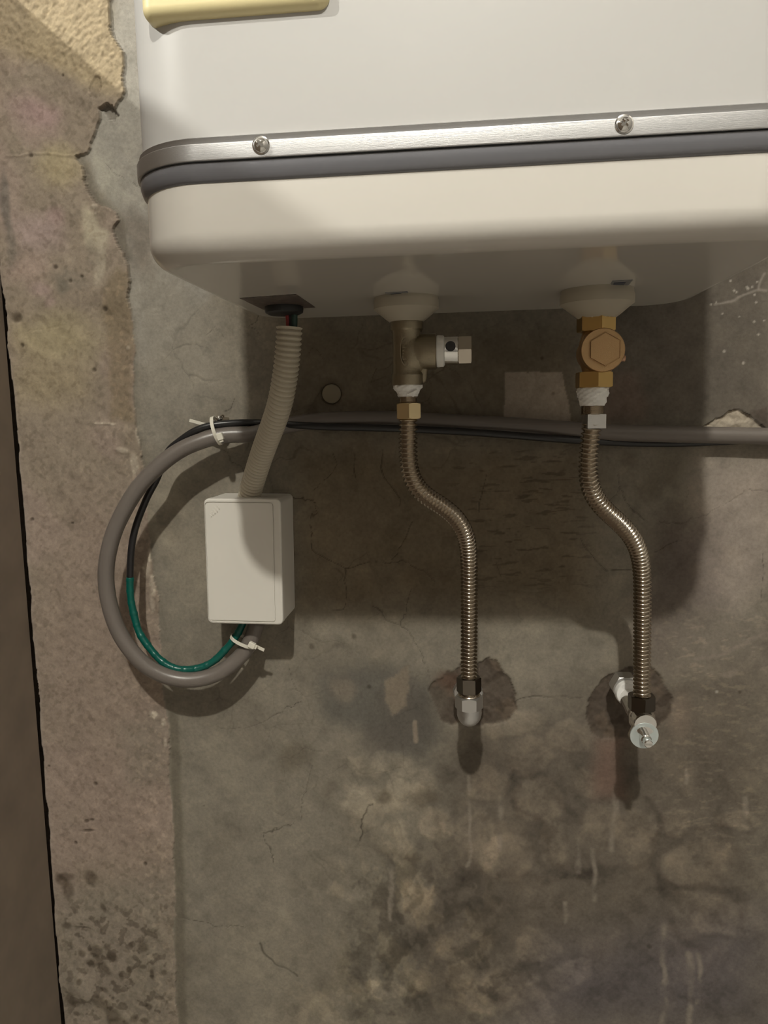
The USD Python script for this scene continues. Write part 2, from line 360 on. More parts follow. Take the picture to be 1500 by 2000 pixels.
for pts in ([(1000, 1480), (1006, 1540), (1016, 1590), (1065, 1655), (1080, 1690), (1150, 1700)], [(1010, 1505), (1060, 1515), (1092, 1560), (1130, 1600)], [(1270, 1560), (1284, 1640), (1286, 1700), (1290, 1760), (1300, 1800), (1370, 1840)], [(1295, 1640), (1360, 1630), (1420, 1622)], [(1290, 1720), (1340, 1735), (1430, 1742), (1450, 1780)], [(900, 1700), (960, 1722), (1060, 1705), (1140, 1700), (1200, 1690), (1285, 1690)], [(830, 1545), (850, 1590), (840, 1640), (880, 1680)], [(750, 1600), (752, 1640), (770, 1665), (800, 1690)], [(1040, 1760), (980, 1790), (910, 1770)], [(870, 1730), (920, 1720), (980, 1760)], [(690, 1600), (740, 1650), (790, 1690)], [(700, 1890), (740, 1960), (800, 1975)]):
    mult(line(pts, .003, .009, 3.0) * np.clip(.75 + .6 * mB, .2, 1.2), (0.70, 0.69, 0.69))
mult(lower * smooth(mA, .05, .8), (1.22, 1.2, 1.17)); mult(lower * smooth(-mA, .1, .8), (0.76, 0.755, 0.75))
mult(smooth(mB, .15, .9), (1.10, 1.095, 1.085)); mult(smooth(-mB, .2, .9), (0.88, 0.88, 0.88))
mult(smooth(mC, .1, .8), (1.08, 1.075, 1.07)); mult(smooth(-mC, .1, .8), (0.90, 0.895, 0.89))
# flaky rubbed area bottom centre
flake = poly([(640, 1700), (760, 1650), (860, 1690), (960, 1740), (960, 1900), (860, 1990), (660, 1960)], 0.05)
mult(flake * smooth(gnoise(0.022, 41, 4, .6, 1.6), .1, .5), (1.26, 1.24, 1.18)); mult(flake * smooth(-gnoise(0.026, 42, 4, .6, 1.6), .15, .5), (0.70, 0.69, 0.68))
H += flake * 0.0007 * gnoise(0.02, 43, 4, .6)
fl2 = poly([(560, 1940), (700, 1900), (980, 1830), (1080, 1880), (1000, 2010), (520, 2010)], .04)
mult(fl2 * smooth(gnoise(0.03, 44, 5, .6), .15, .6), (1.2, 1.2, 1.17)); mult(fl2 * smooth(-gnoise(0.03, 45, 5, .6), .15, .6), (0.72, 0.72, 0.72))
# damp dirt by the fittings
tint(blob(800, 1395, 60, 60, 0, .7), C(70, 62, 52), .6); tint(blob(745, 1445, 50, 26, 0, .7), C(74, 66, 56), .6)
tint(poly([(750, 1330), (800, 1300), (800, 1350), (795, 1385), (765, 1400), (752, 1370)], .004), C(106, 92, 74), .8)
tint(blob(583, 1475, 46, 26, 35, .7), C(80, 70, 55), .6); tint(blob(825, 1560, 30, 14, 20, .6), C(76, 66, 52), .7)
tint(blob(640, 1540, 22, 8, 45, .5), C(86, 76, 62), .6); tint(blob(745, 1555, 18, 12, 0, .5), C(82, 70, 54), .7)
tint(line([(810, 1412), (812, 1448)], .0030, .0015, .3), C(116, 100, 82), .8)
tint(poly([(1160, 1445), (1210, 1440), (1215, 1560), (1160, 1560)], .015), C(96, 74, 60), .7)
tint(blob(1330, 1395, 20, 40, 0, .7), C(104, 88, 72), .5)
for x, y0, y1, w in ((917, 1515, 1690, 3.5), (975, 1560, 1660, 6), (1128, 1640, 1700, 5), (1158, 1660, 1760, 5), (1199, 1540, 1660, 6), (1102, 1765, 1800, 5), (1295, 1810, 2000, 6), (1345, 1860, 2000, 7), (1362, 1860, 1960, 5), (1458, 1560, 1620, 5), (1340, 1505, 1530, 4), (760, 1700, 1800, 5)):
    tint(line([(x, y0), (x + 2, (y0 + y1) / 2), (x - 1, y1)], w * PIX * .5, w * PIX * 1.1, .8) * np.clip(.75 + .7 * nC, .1, 1.2), C(116, 103, 87), .6)
scr = smooth(gnoise(0.012, 51, 3, .6, .35), .45, .75) * poly([(1280, 1200), (1500, 1180), (1500, 1700), (1300, 1640)], .05)
mult(scr, (1.3, 1.28, 1.24)); tint(blob(1420, 1312, 14, 6, 5, .4), C(108, 95, 80), .8); tint(blob(1400, 1352, 3, 3), C(125, 115, 100))
tint(line([(1360, 1288), (1420, 1270), (1500, 1235)], .0012, .0025), C(112, 99, 84), .6)

# hairline cracks
crack = np.zeros((NZ, NX))
for pts, w in (([(572, 965), (590, 972), (615, 982)], .0011), ([(615, 982), (608, 1030), (615, 1070), (640, 1100), (672, 1115), (720, 1100), (770, 1090), (795, 1050), (803, 1020)], .0007),
               ([(672, 1115), (668, 1140), (678, 1165), (668, 1185), (640, 1192)], .0006), ([(725, 1175), (752, 1205), (785, 1225), (815, 1255), (828, 1285), (838, 1315)], .0008), ([(785, 1222), (790, 1190), (798, 1155)], .0006),
               ([(645, 880), (652, 905), (635, 930), (615, 960)], .0006), ([(690, 885), (697, 915), (695, 940)], .0006), ([(745, 885), (757, 930), (775, 970), (772, 985)], .0008),
               ([(770, 1090), (800, 1095), (830, 1115), (850, 1130)], .0008), ([(940, 925), (938, 980), (935, 1005)], .0006), ([(968, 1095), (978, 1125)], .0009),
               ([(1500, 954), (1455, 960), (1420, 982), (1385, 1000), (1340, 1020), (1282, 1022)], .0007), ([(1160, 985), (1190, 975), (1215, 955), (1212, 925)], .0006), ([(1212, 955), (1235, 985), (1252, 1020)], .0008),
               ([(1010, 1368), (1040, 1358), (1070, 1358), (1105, 1352), (1140, 1362)], .0008), ([(1125, 1055), (1155, 1090), (1180, 1115), (1230, 1110)], .0007), ([(1275, 1073), (1300, 1065), (1330, 1058)], .0007),
               ([(560, 1300), (572, 1335), (590, 1360)], .0006), ([(430, 1425), (480, 1432), (520, 1415), (545, 1398), (590, 1375)], .0007), ([(612, 1500), (596, 1545), (582, 1605), (540, 1622), (515, 1630)], .0008), ([(515, 1630), (523, 1665), (535, 1690)], .0008),
               ([(340, 1790), (400, 1800), (470, 1808)], .0007), ([(205, 310), (222, 335), (248, 356), (278, 366)], .0007), ([(428, 870), (445, 897), (470, 912), (478, 920)], .0009), ([(405, 660), (420, 640), (440, 662)], .0006),
               ([(440, 800), (455, 795), (462, 780)], .0006), ([(500, 610), (490, 640), (505, 660)], .0006), ([(600, 690), (612, 675), (640, 700)], .0006), ([(500, 1840), (545, 1880), (580, 1905)], .0016),
               ([(700, 1640), (705, 1600), (730, 1575)], .0012), ([(752, 735), (720, 750), (735, 720)], .0007), ([(835, 745), (860, 725), (870, 700)], .0006), ([(20, 300), (60, 303), (100, 302), (150, 302)], .0009), ([(60, 640), (90, 643), (130, 636)], .0008),
               ([(1495, 1085), (1492, 1140), (1488, 1190)], .0006), ([(1345, 985), (1352, 940)], .0006), ([(565, 780), (552, 800), (548, 830)], .0006), ([(800, 600), (802, 680), (810, 720)], .0004)):
    crack = np.maximum(crack, (.8 + .4 * nB.clip(-.6, .6)) * line(pts, w * .5, w * .75, 1.4))
e2, id2, _ = cells(9, 0.055, VX, VZ)                # map cracking of the drier plaster
net = smooth(gnoise(0.09, 61, 3), -.1, .5) * (poly([(500, 640), (1300, 640), (1300, 1180), (560, 1250), (300, 980), (330, 600)], .03) + .6 * poly([(360, 1240), (860, 1240), (800, 1620), (380, 1900)], .03))
crack = np.maximum(crack, .45 * net * (1 - smooth(e2, .0001, .0008)))
fib = smooth(gnoise(0.022, 63, 3, .6, .16), .62, .85) * poly([(880, 860), (1150, 870), (1150, 1150), (900, 1150)], .03)
crack = np.maximum(crack, .6 * fib)
H -= .0008 * crack; mult(crack, (0.42, 0.41, 0.40))
for cx, cy, r in ((690, 1242, 5), (720, 1340, 4), (1445, 1352, 3), (1268, 1846, 5), (1058, 700, 3), (1081, 768, 3), (398, 1574, 2), (610, 1262, 6)):
    mult(blob(cx, cy, r, r, 0, .6), (0.6, 0.58, 0.56))

# the older, thicker plaster strip at the left, its edge broken
EDGE = [(218, -40), (216, 20), (217, 50), (222, 68), (236, 88), (245, 100), (244, 150), (246, 175), (240, 196), (226, 214), (214, 206), (200, 214), (196, 236), (188, 250), (178, 275), (172, 296), (152, 302), (150, 310), (164, 328), (168, 352), (180, 380), (191, 396), (214, 406), (230, 416), (234, 430), (222, 448), (226, 468), (240, 492), (249, 520), (255, 545), (256, 590), (258, 640), (262, 690), (263, 740), (264, 800), (268, 840), (278, 900), (288, 980), (297, 1060), (306, 1150), (312, 1240), (318, 1320), (326, 1400), (331, 1480), (335, 1580), (341, 1680), (343, 1780), (342, 1860), (345, 1940), (347, 2040)]
STRIP = EDGE + [(-140, 2040), (-140, -40)]
old = poly(STRIP, 0.0020, .75); soft_old = poly(STRIP, 0.012, .6)
keep = COL.copy()
COL[:] = C(116, 101, 83)
tint(smooth(gnoise(.10, 71, 4), 0, .6), C(124, 106, 90), .8)
tint(poly([(-60, -40), (260, -40), (260, 170), (180, 160), (60, 110), (-60, 60)], .01), C(132, 114, 86), .95)
tint(poly([(30, -40), (260, -40), (260, 200), (170, 170), (60, 80)], .012), C(134, 116, 88), .9)
for cx, cy, rx, ry, ro, c in ((75, 235, 45, 40, 0, C(128, 106, 94)), (90, 225, 28, 22, 0, C(130, 106, 95)), (70, 465, 52, 36, -10, C(131, 111, 99)), (110, 430, 16, 18, 0, C(130, 108, 96)), (60, 530, 40, 26, 0, C(129, 109, 93)), (85, 570, 22, 12, -20, C(129, 108, 95)), (105, 595, 12, 10, 0, C(128, 107, 94)), (50, 640, 24, 60, 0, C(122, 106, 86)), (120, 330, 44, 36, 0, C(134, 118, 88)), (110, 660, 90, 40, 0, C(130, 115, 86)), (90, 740, 80, 60, 0, C(126, 110, 84)), (20, 40, 40, 60, 0, C(126, 109, 84))):
    tint(blob(cx, cy, rx, ry, ro, .7), c, .85)
tint(blob(178, 450, 16, 34, 10, .4), C(142, 128, 104), .8); tint(blob(190, 470, 22, 12, 0, .4), C(142, 128, 104), .8); tint(blob(198, 510, 9, 40, -8, .5), C(140, 126, 104), .7)
tint(blob(185, 495, 12, 26, 10, .5), C(104, 92, 76), .6); tint(blob(18, 400, 10, 55, 0, .5), C(84, 76, 66), .7); tint(blob(25, 480, 10, 40, 0, .6), C(92, 82, 70), .6)
tint(poly([(200, 600), (228, 520), (258, 540), (262, 700), (264, 830), (214, 820), (214, 700)], .008), C(104, 88, 66), .75)
tint(blob(150, 545, 40, 16, 0, .6), C(96, 86, 72), .5); tint(blob(130, 562, 16, 14), C(88, 80, 66), .6)
tint(poly([(110, 1020), (170, 960), (300, 1040), (330, 1700), (120, 1700), (60, 1300)], .06), C(118, 100, 84), .7)
tint(poly([(110, 1740), (340, 1700), (345, 2010), (110, 2010)], .03), C(104, 93, 77), .7)
tint(poly([(230, 1420), (325, 1380), (332, 1520), (260, 1540)], .02), C(100, 90, 74), .5)
for cx, cy, rx, ry, ro in ((37, 621, 11, 9, 0), (46, 675, 4, 4, 0), (113, 523, 4, 4, 0), (165, 541, 3.5, 3, 0), (143, 550, 3.5, 3.5, 0), (207, 604, 5, 5, 0), (185, 722, 4, 4, 0), (64, 305, 4, 4, 0), (127, 150, 2.5, 2.5, 0), (170, 1602, 6, 4, 20), (180, 1600, 5, 3, 0), (172, 1620, 13, 3, 0), (148, 1645, 4, 3.5, 0), (285, 1685, 4, 4, 0), (62, 1014, 4, 3, 0), (140, 1022, 3, 2, 0), (75, 1350, 4, 3, 0), (186, 1531, 5, 4, 0), (95, 1497, 2.5, 2.5, 0)):
    m = blob(cx, cy, rx, ry, ro, .45, .3); mult(m, (0.42, 0.40, 0.38)); H -= .0012 * m
# dark mould specks low on the strip
for cx, cy, rx, ry, ro in ((122, 1720, 12, 18, 20), (134, 1740, 12, 22, 0), (130, 1715, 20, 12, 0), (175, 1715, 14, 18, 0), (162, 1860, 9, 8, 0), (180, 1880, 14, 10, 0), (205, 1885, 10, 26, 40), (192, 1858, 14, 16, 30), (213, 1848, 8, 9, 0), (224, 1868, 14, 10, -40), (280, 1845, 11, 13, 0), (260, 1840, 8, 6, 0), (158, 1915, 6, 7, 0), (205, 1931, 9, 5, -20), (140, 1948, 12, 14, 0), (152, 1958, 10, 8, 0), (200, 1955, 18, 14, -30), (220, 1975, 18, 14, -30), (232, 1990, 26, 12, -20), (290, 1963, 8, 9, 0), (239, 1905, 6, 9, 20), (283, 1885, 8, 6, 0), (300, 1900, 5, 12, 0), (324, 1896, 6, 7, 0), (255, 1893, 6, 10, 0), (165, 1814, 24, 3, 0), (130, 1808, 12, 8, 0), (204, 1770, 6, 10, 20), (152, 1978, 7, 6, 0), (262, 1990, 10, 10, 0), (285, 1995, 10, 8, 0)):
    mult(blob(cx, cy, rx, ry, ro, .4, .9), (0.55, 0.53, 0.50))
mask = poly([(120, 1760), (345, 1740), (345, 2010), (120, 2010)], .03)
mult(mask * smooth(gnoise(0.011, 81, 3, .6), .42, .62), (0.62, 0.60, 0.58)); mult(mask * smooth(gnoise(0.02, 82, 3), .3, .7), (1.14, 1.14, 1.13))
grit = smooth(gnoise(0.006, 83, 2, .6), .35, .75)
mult(grit * (.4 + .6 * poly([(200, 560), (262, 520), (300, 1060), (330, 1560), (345, 2010), (290, 2010), (240, 900)], .012)), (1.22, 1.21, 1.19)); mult(smooth(-gnoise(0.006, 84, 2, .6), .4, .75), (0.84, 0.83, 0.82))
for cx, cy, rx, ry in ((272, 850, 6, 16), (262, 905, 8, 20), (292, 1085, 4, 14), (286, 1110, 8, 16), (300, 1140, 7, 20), (297, 1180, 5, 16), (300, 1395, 10, 8), (318, 1410, 6, 8), (322, 1450, 4, 10), (188, 408, 6, 4), (190, 420, 2, 3), (253, 680, 4, 4), (245, 470, 2, 10), (205, 830, 20, 3), (240, 880, 12, 5)):
    m = blob(cx, cy, rx, ry, 0, .5, 1); tint(m * (.4 + .6 * grit), C(168, 152, 128), .8); H += .0012 * m
tint(line([(2, 520), (14, 640), (40, 960), (80, 1440), (122, 2000)], .0035, .004, .5), C(128, 112, 96), .7)
lay = COL.copy(); COL[:] = keep + (lay - keep) * old[..., None]
rag = gnoise(0.03, 91, 3)
H += old * (0.0018 + .0036 * smooth(GZ, 1.36, 1.42) + .0012 * rag + .00045 * nC) + old * poly([(-60, -40), (250, -40), (250, 200), (100, 120), (-60, 120)], .01) * .0007 * gnoise(.004, 92, 2)
H += .0010 * line([(20, 305), (60, 306), (100, 305), (150, 305)], .0012, .001) * old
hollow = poly([(184, 152), (198, 152), (200, 178), (194, 196), (182, 192), (176, 176)], .001); H -= .0018 * hollow; mult(hollow, (.80, .79, .78))
chip = poly([(196, 212), (214, 206), (226, 216), (232, 230), (224, 240), (214, 232), (206, 216)], .001); H -= .003 * chip; mult(chip, (.7, .68, .66))
tint(line([(338, 1400), (345, 1560), (352, 1760), (356, 2020)], .0070, .004, .4) * (1 - old), C(84, 75, 60), .8)
mult(line(EDGE[16:40], .0035, .004, 1) * (1 - old), (0.86, 0.85, 0.84))  # shade of the raised edge darkened into the newer plaster
# chased-out hollows around the two pipe outlets
for pts in ([(845, 1325), (862, 1312), (880, 1306), (905, 1302), (945, 1298), (975, 1297), (983, 1312), (1000, 1335), (1009, 1352), (1010, 1385), (990, 1402), (960, 1418), (930, 1425), (880, 1415), (856, 1400), (850, 1370), (842, 1345)],
            [(1165, 1345), (1185, 1325), (1210, 1312), (1225, 1305), (1270, 1297), (1290, 1310), (1305, 1330), (1314, 1360), (1309, 1392), (1294, 1415), (1272, 1432), (1235, 1440), (1195, 1440), (1165, 1445), (1150, 1430), (1142, 1402), (1150, 1385), (1156, 1365)]):
    m = poly(pts, .0034, 1.8); H -= m * (.0024 + .0012 * gnoise(.012, 95, 3)); tint(m, C(66, 55, 44), .92); mult(m * smooth(nC, .1, .6), (1.3, 1.27, 1.22)); mult(m * smooth(gnoise(.01, 96, 3), .2, .7), (.75, .72, .7))
tint(blob(872, 1335, 26, 20), C(78, 58, 44), .7); tint(blob(856, 1372, 16, 30), C(88, 78, 64), .5)
# groove where the strip ends at the side wall, its shade darkened into the colour
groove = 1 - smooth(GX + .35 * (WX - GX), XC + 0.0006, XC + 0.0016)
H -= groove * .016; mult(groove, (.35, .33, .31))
COL = np.clip(COL, .006, .8)

def build_wall():
    # beyond the finely modelled part the plaster goes on plainly, its stains fading into an even mottle
    ex, eu, ed = np.arange(.01, 1.20, .015), np.arange(.01, 2.19, .02), np.arange(.01, .335, .015)[::-1]
    ox = np.concatenate([[XC - 0.12], gx, gx[-1] + ex]); oz = np.concatenate([[0.0], gz[0] - ed, gz, gz[-1] + eu, [3.99]])
    ix = np.clip(np.arange(len(ox)) - 1, 0, NX - 1); iz = np.clip(np.arange(len(oz)) - 1 - len(ed), 0, NZ - 1)
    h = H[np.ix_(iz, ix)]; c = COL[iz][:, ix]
    X, Z = np.meshgrid(ox, oz)
    out = np.maximum(np.maximum(X - gx[-1], Z - gz[-1]), gz[0] - Z); w = smooth(out, 0, .07) * (X > XC); k = np.nonzero(w > 0)
    q = np.stack([X[k], 0 * X[k], Z[k]], -1); mo = .72 + .34 * meshkit.fbm(q * 7, 5) + .22 * meshkit.fbm(q * 26 + 9, 4)
    c[k] = c[k] * (1 - w[k])[:, None] + C(100, 90, 76) * mo[:, None] * w[k][:, None]; h[k] *= 1 - w[k]
    v = np.stack([X, -h, Z], -1).reshape(-1, 3)
    n = len(ox); i, j = np.meshgrid(np.arange(len(oz) - 1), np.arange(n - 1), indexing='ij'); a = (i * n + j).ravel()
    f = np.vstack([np.stack([a, a + 1, a + n + 1], 1), np.stack([a, a + n + 1, a + n], 1)])
    x = UsdGeom.Xform.Define(stage, '/World/wall_back'); data(x.GetPrim(), 'stained grey brown plaster wall behind the water heater, cracked and patched', 'wall', kind='structure')
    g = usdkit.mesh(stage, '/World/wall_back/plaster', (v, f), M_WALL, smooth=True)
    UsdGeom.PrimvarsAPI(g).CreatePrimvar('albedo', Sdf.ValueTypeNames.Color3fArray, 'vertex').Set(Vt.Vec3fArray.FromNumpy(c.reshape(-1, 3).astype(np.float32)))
    x.GetPrim().SetCustomDataByKey('loc', Gf.Vec3d(0, 0, 0))
    return x.GetPrim()
_c = blob(647, 769, 19.5, 19.5, 0, .12, .1); H -= .0035 * _c; mult(blob(647, 766, 25, 25, 0, .35, .2), (.74, .72, .69))  # recess for the plug; the dark ring paints its rim shadow
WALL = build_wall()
p = at(647, 769, 0)
part('hole_plug', lathe([(0.0118, -0.008), (0.0118, -0.0012), (0.0106, 0.0002)], 36, p, '-y'), plain('mortar_plug', (0.235, 0.20, 0.14), 0.85, bump=.4, scale=200), WALL, label='round mortar plug filling an old pipe hole')

# ------------------------------------------------------------------ the rest of the room
def structure(name, mesh, mat, label, cat):
    return single(name, mesh, mat, label, cat, smooth=False, kind='structure')
PTOP = 1.25 + 0.553                                # top of the low partition
def partition():
    prof = shapely.Polygon([(-.0045, 0), (-.0045, PTOP), (-.63, PTOP), (-.70, PTOP + .013), (-.76, PTOP + .034), (-.86, PTOP + .055), (-1.1, PTOP + .06), (-7.0, PTOP + .06), (-7.0, 0)])  # unseen raised top, shaped to steer the diagonal shadow edge
    m = trimesh.creation.extrude_polygon(prof, 0.10, engine='earcut')           # x = along the wall, y = up, z = thickness
    v = m.vertices.copy(); m.vertices = np.column_stack([XC - 0.104 + v[:, 2] * 1.035, v[:, 0], v[:, 1]]); m.fix_normals(); return m
structure('wall_left', partition(), M_SIDE, 'brown plastered side wall along the left edge, beside a dark corner gap', 'wall')
structure('floor', box((-2.6, -7.1, -0.1), (1.72, 0.1, 0.0)), M_FLOOR, 'grey concrete floor', 'floor')
structure('ceiling', box((-2.6, -7.1, 3.99), (1.72, 0.1, 4.09)), M_CONC, 'grey concrete ceiling', 'ceiling')
structure('wall_right', box((1.62, -7.1, 0), (1.72, 0.1, 3.99)), M_CONC, 'bare side wall to the right', 'wall')
structure('wall_front', box((-2.6, -7.1, 0), (1.62, -7.0, 3.99)), M_CONC, 'bare wall facing the water heater', 'wall')
structure('trim_1', box((-2.6, 0.0, 0), (XC - 0.11, 0.1, 3.99)), M_CONC, 'back wall of the neighbouring bay', 'wall')
structure('trim_2', box((-2.7, -7.1, 0), (-2.6, 0.1, 3.99)), M_CONC, 'end wall of the neighbouring bay', 'wall')

for pos, rad, col, r, lab in ((LAMP_B, RAD_B, WARM, 0.050, 'bare bulb on the ceiling in front of the water heater'), (LAMP_A, RAD_A, (1.0, 0.98, 0.89), 0.026, 'bare bulb on the ceiling of the bay behind the partition')):
    t = thing('ceiling_lamp', lab, 'lamp', (pos[0], pos[1], 3.99), 'ceiling bulbs')
    part('lamp_holder', lathe([(0.022, pos[2] + r * .9), (0.03, 3.986), (0.045, 3.9895)], 24, (pos[0], pos[1], 0)), M_WASHER, t)
    l = bulb(str(t.GetPath()) + '/bulb', pos, r, rad, col)
    UsdGeom.Xformable(l).AddTranslateOp().Set(Gf.Vec3d(0, 0, float(pos[2] - 3.99)))

# ------------------------------------------------------------------ water heater
HX0, HX1, HYF, HYB, HZ0, HZ1 = -0.2430, 0.2500, -0.400, -0.040, 1.3640, 2.12
def rr_loop(inset, R=0.058, seg=14):
    x0, x1, y0, y1 = HX0 + inset, HX1 - inset, HYF + inset, HYB - inset
    r = max(R - inset, 0.004); out = []
    for cx, cy, a0 in ((x1 - r, y0 + r, -90), (x1 - r, y1 - r, 0), (x0 + r, y1 - r, 90), (x0 + r, y0 + r, 180)):
        a = np.radians(np.linspace(a0, a0 + 90, seg)); out.append(np.stack([cx + r * np.cos(a), cy + r * np.sin(a)], 1))
    return np.vstack(out)
def rr_solid(profile, R=0.058, bottom=True, top=True, closed=False):
    """profile: (inset, z) rows; skins the rounded rectangle through them."""
    rows = [np.column_stack([rr_loop(i, R), np.full(56, z)]) for i, z in profile]
    n, k = 56, len(rows); v = np.vstack(rows); f = []
    j = np.arange(n); j2 = (j + 1) % n
    for i in range(k - 1 if not closed else k):
        a, b = i * n, ((i + 1) % k) * n
        f += [np.stack([a + j, a + j2, b + j2], 1), np.stack([a + j, b + j2, b + j], 1)]
    if not closed:
        c = len(v); v = np.vstack([v, rows[0].mean(0), rows[-1].mean(0)])
        if bottom: f.append(np.stack([np.full(n, c), j2, j], 1))
        if top: f.append(np.stack([np.full(n, c + 1), (k - 1) * n + j, (k - 1) * n + j2], 1))
    return trimesh.Trimesh(v, np.vstack(f), process=False)
heater = thing('water_heater', 'white box-shaped electric water heater hanging on the wall, aluminium band around its lower end', 'water heater', ((HX0 + HX1) / 2, (HYF + HYB) / 2, HZ0))
BZ0, BZ1, BZ2, BZ3 = 1.25 + .1655, 1.25 + .1795, 1.25 + .1905, 1.25 + .1955   # lip bottom, flat bottom, flat top, upper lip top
body = rr_solid([(0.003, BZ0 + .006), (0.0, BZ1), (0.0, 1.8), (0, HZ1 - .03), (.009, HZ1 - .009), (.03, HZ1)])
part('upper_body', body, M_BODY, heater, label='white painted upper casing panel')
Rb = 0.019; ca = np.radians(np.linspace(90, 0, 12))
cap = rr_solid([(0.12, HZ0)] + [(Rb * (1 - math.cos(a)) * 1.0 + .0015, HZ0 + Rb * (1 - math.sin(a))) for a in ca] + [(0.0015, BZ0 + .004), (0.005, BZ0 + .010), (.03, BZ0 + .012)])
part('lower_cap', cap, M_CAP, heater, smooth=40, label='glossy cream white lower cap with rounded edges')
band = [(-.0002, BZ1 - .001), (-.0044, BZ1 - .0004), (-.0048, BZ1 + .0004), (-.0048, BZ2 - .0006), (-.0044, BZ2), (-.0016, BZ2 + .0004), (-.0028, BZ3 - .0006), (-.0020, BZ3), (.002, BZ3), (.002, BZ1)]
part('trim_band', rr_solid(band, closed=True), M_ALU, heater, smooth=35, label='brushed aluminium band with a stepped upper lip')
bead = [(.006, BZ0 + .004), (.0036, BZ0), (.0012, BZ0 + .0003), (-.0006, BZ0 + .0018), (-.0018, BZ0 + .0045), (-.0027, BZ0 + .0075), (-.0030, BZ0 + .0100), (-.0028, BZ1 - .0012), (.002, BZ1 - .0008)]
part('band_bead', rr_solid(bead, closed=True), M_LIP, heater, smooth=50, label='dark grey rounded bead under the aluminium band')
def pan_screw(px, py, y, r):
    c = at(px, py, y)
    dome = lathe([(r, 0), (r, .0006), (r * .93, .0018), (r * .72, .0030), (r * .40, .0037), (0, .0039)], 32)
    a = m3.Manifold.cube([r * 1.05, r * .26, .003], True).translate([0, 0, .0036]); b = a.rotate([0, 0, 90])
    washer = lathe([(r * 1.16, 0), (r * 1.16, .0005), (r * 1.0, .0007)], 32)
    s = (dome - (a + b).rotate([0, 0, 38])) + washer
    return s.rotate([90, 0, 0]).translate(c.tolist())
for q in ((510, 284), (1219, 243)): part('screw', pan_screw(*q, HYF - .0047, .0053), M_CHROME, heater)
c0, c1 = at(272, 20, HYF - .010), at(636, 0, HYF - .010)
panel = rbox((at(268, 0, HYF - .010)[0], HYF - .0075, 1.25 + .2725), (at(640, 0, HYF - .010)[0], HYF + .05, 1.25 + .42), .0080, 24)
part('control_cover', panel, M_CREAM, heater, label='cream plastic cover strip with rounded ends, cut by the top edge of the photo')
def on_bottom(px, py, drop=0.0):
    d = FW + RT * (px - 750) / FPX - UP * (py - 1000) / FPX
    return CAM + d * ((HZ0 - drop - CAM[2]) / d[2])
P1 = np.array([at(795, 680, -.182)[0], -.182]); P2 = np.array([at(1165, 680, -.184)[0], -.184])
K1, K2 = .000512, .000510                          # metres per photo pixel at those pipes
def zat(px, py, y): return at(px, py, y)[2]
for (px_, y_, c, r, zr, zc, rn) in ((795, -.182, P1, .0318, (604,), 629, .0165), (1166, -.184, P2, .0345, (594,), 622, .0172)):
    zlow = zat(px_, zr[0], y_); zb = zat(px_, zc, y_)
    part('pipe_collar', lathe([(rn, zb), (rn * 1.25, zb + .003), (r * .90, zlow - .0025), (r, zlow), (r, zlow + .0075), (r * .985, zlow + .009), (r * .97, HZ0 + .0003)], 48, (c[0], c[1], 0)), M_COLLAR, heater, label='cream nylon collar where a pipe enters the tank')
G = on_bottom(555, 606, .004)
part('cable_grommet', lathe([(.0155, HZ0 - .0085), (.0192, HZ0 - .0065), (.0200, HZ0 - .003), (.0192, HZ0 + .0004)], 40, (G[0], G[1], 0)), M_BLACKR, heater, label='black rubber cable grommet')
def sticker(corners, mat, lab, thick=.0004, parent=None, name='sticker'):
    q = np.array([on_bottom(*k) for k in corners]); v = np.vstack([q, q - [0, 0, thick]])
    f = [[4, 6, 5], [4, 7, 6], [0, 1, 2], [0, 2, 3]]
    for a in range(4): b = (a + 1) % 4; f += [[a, b, b + 4], [a, b + 4, a + 4]]
    m = trimesh.Trimesh(v, f); m.fix_normals(); return part(name, m, mat, parent or heater, smooth=False, label=lab)
sticker([(468, 582), (578, 574), (616, 600), (520, 607)], M_STICK, 'dark printed wiring label on the underside')
s1 = sticker([(752, 571), (796, 569), (803, 583), (768, 585)], M_STICKB, 'small grey label beside the left collar')
s2 = sticker([(1196, 548), (1236, 546), (1221, 565), (1186, 568)], M_STICKB, 'small grey label with dark blue print beside the right collar')
sticker([(1199, 551), (1222, 550), (1214, 562), (1194, 563)], M_INK, 'dark blue printed square', .0007, s2, 'print')
sticker([(763, 573), (788, 572), (791, 580), (770, 581)], M_INK, 'dark print', .0007, s1, 'print')

# ------------------------------------------------------------------ left pipe: relief valve, nipple, hose, wall elbow
def rows(c, y, k, seq):
    """(half width px, photo y) rows from top to bottom -> lathe profile bottom to top."""
    px0 = c[2] if len(c) > 2 else None
    return [(w * k, zat(px0, py, y)) for w, py in seq][::-1]
A1 = (P1[0], P1[1], 795)
Z = lambda py: zat(795, py, -.182)
t = thing('relief_valve', 'dull nickel tee-shaped relief valve under the left collar, with a side outlet', 'valve', (P1[0], P1[1], Z(752)))
core = lathe(rows(A1, -.182, K1, [(30.5, 626), (31.5, 628), (31.5, 643), (30.2, 645.5), (28.5, 648), (28, 660), (28, 720), (28.8, 728), (30.8, 732), (31, 734), (31, 750), (29.5, 752.5)]), 48, (P1[0], P1[1], 0))
zbr = Z(688); xb = at(853, 688, -.182)[0]
branch = lathe([(.0135, P1[0]), (.0150, P1[0] + .006), (.0170, xb - .0165), (.0174, xb - .012), (.0174, xb - .001), (.0166, xb)], 40, (0, P1[1], zbr), 'x')
bulge = m3.Manifold.sphere(.0172, 40).scale([1.0, .95, 1.25]).translate([float(P1[0]) + .004, float(P1[1]), float(zbr) - .002])
gus = sphere_hull([(P1[0] + .010, P1[1], Z(722)), (P1[0] + .0145, P1[1], Z(727)), (P1[0] + .0150, P1[1], Z(742)), (P1[0] + .017, P1[1], zbr - .010)], .0042, 16)
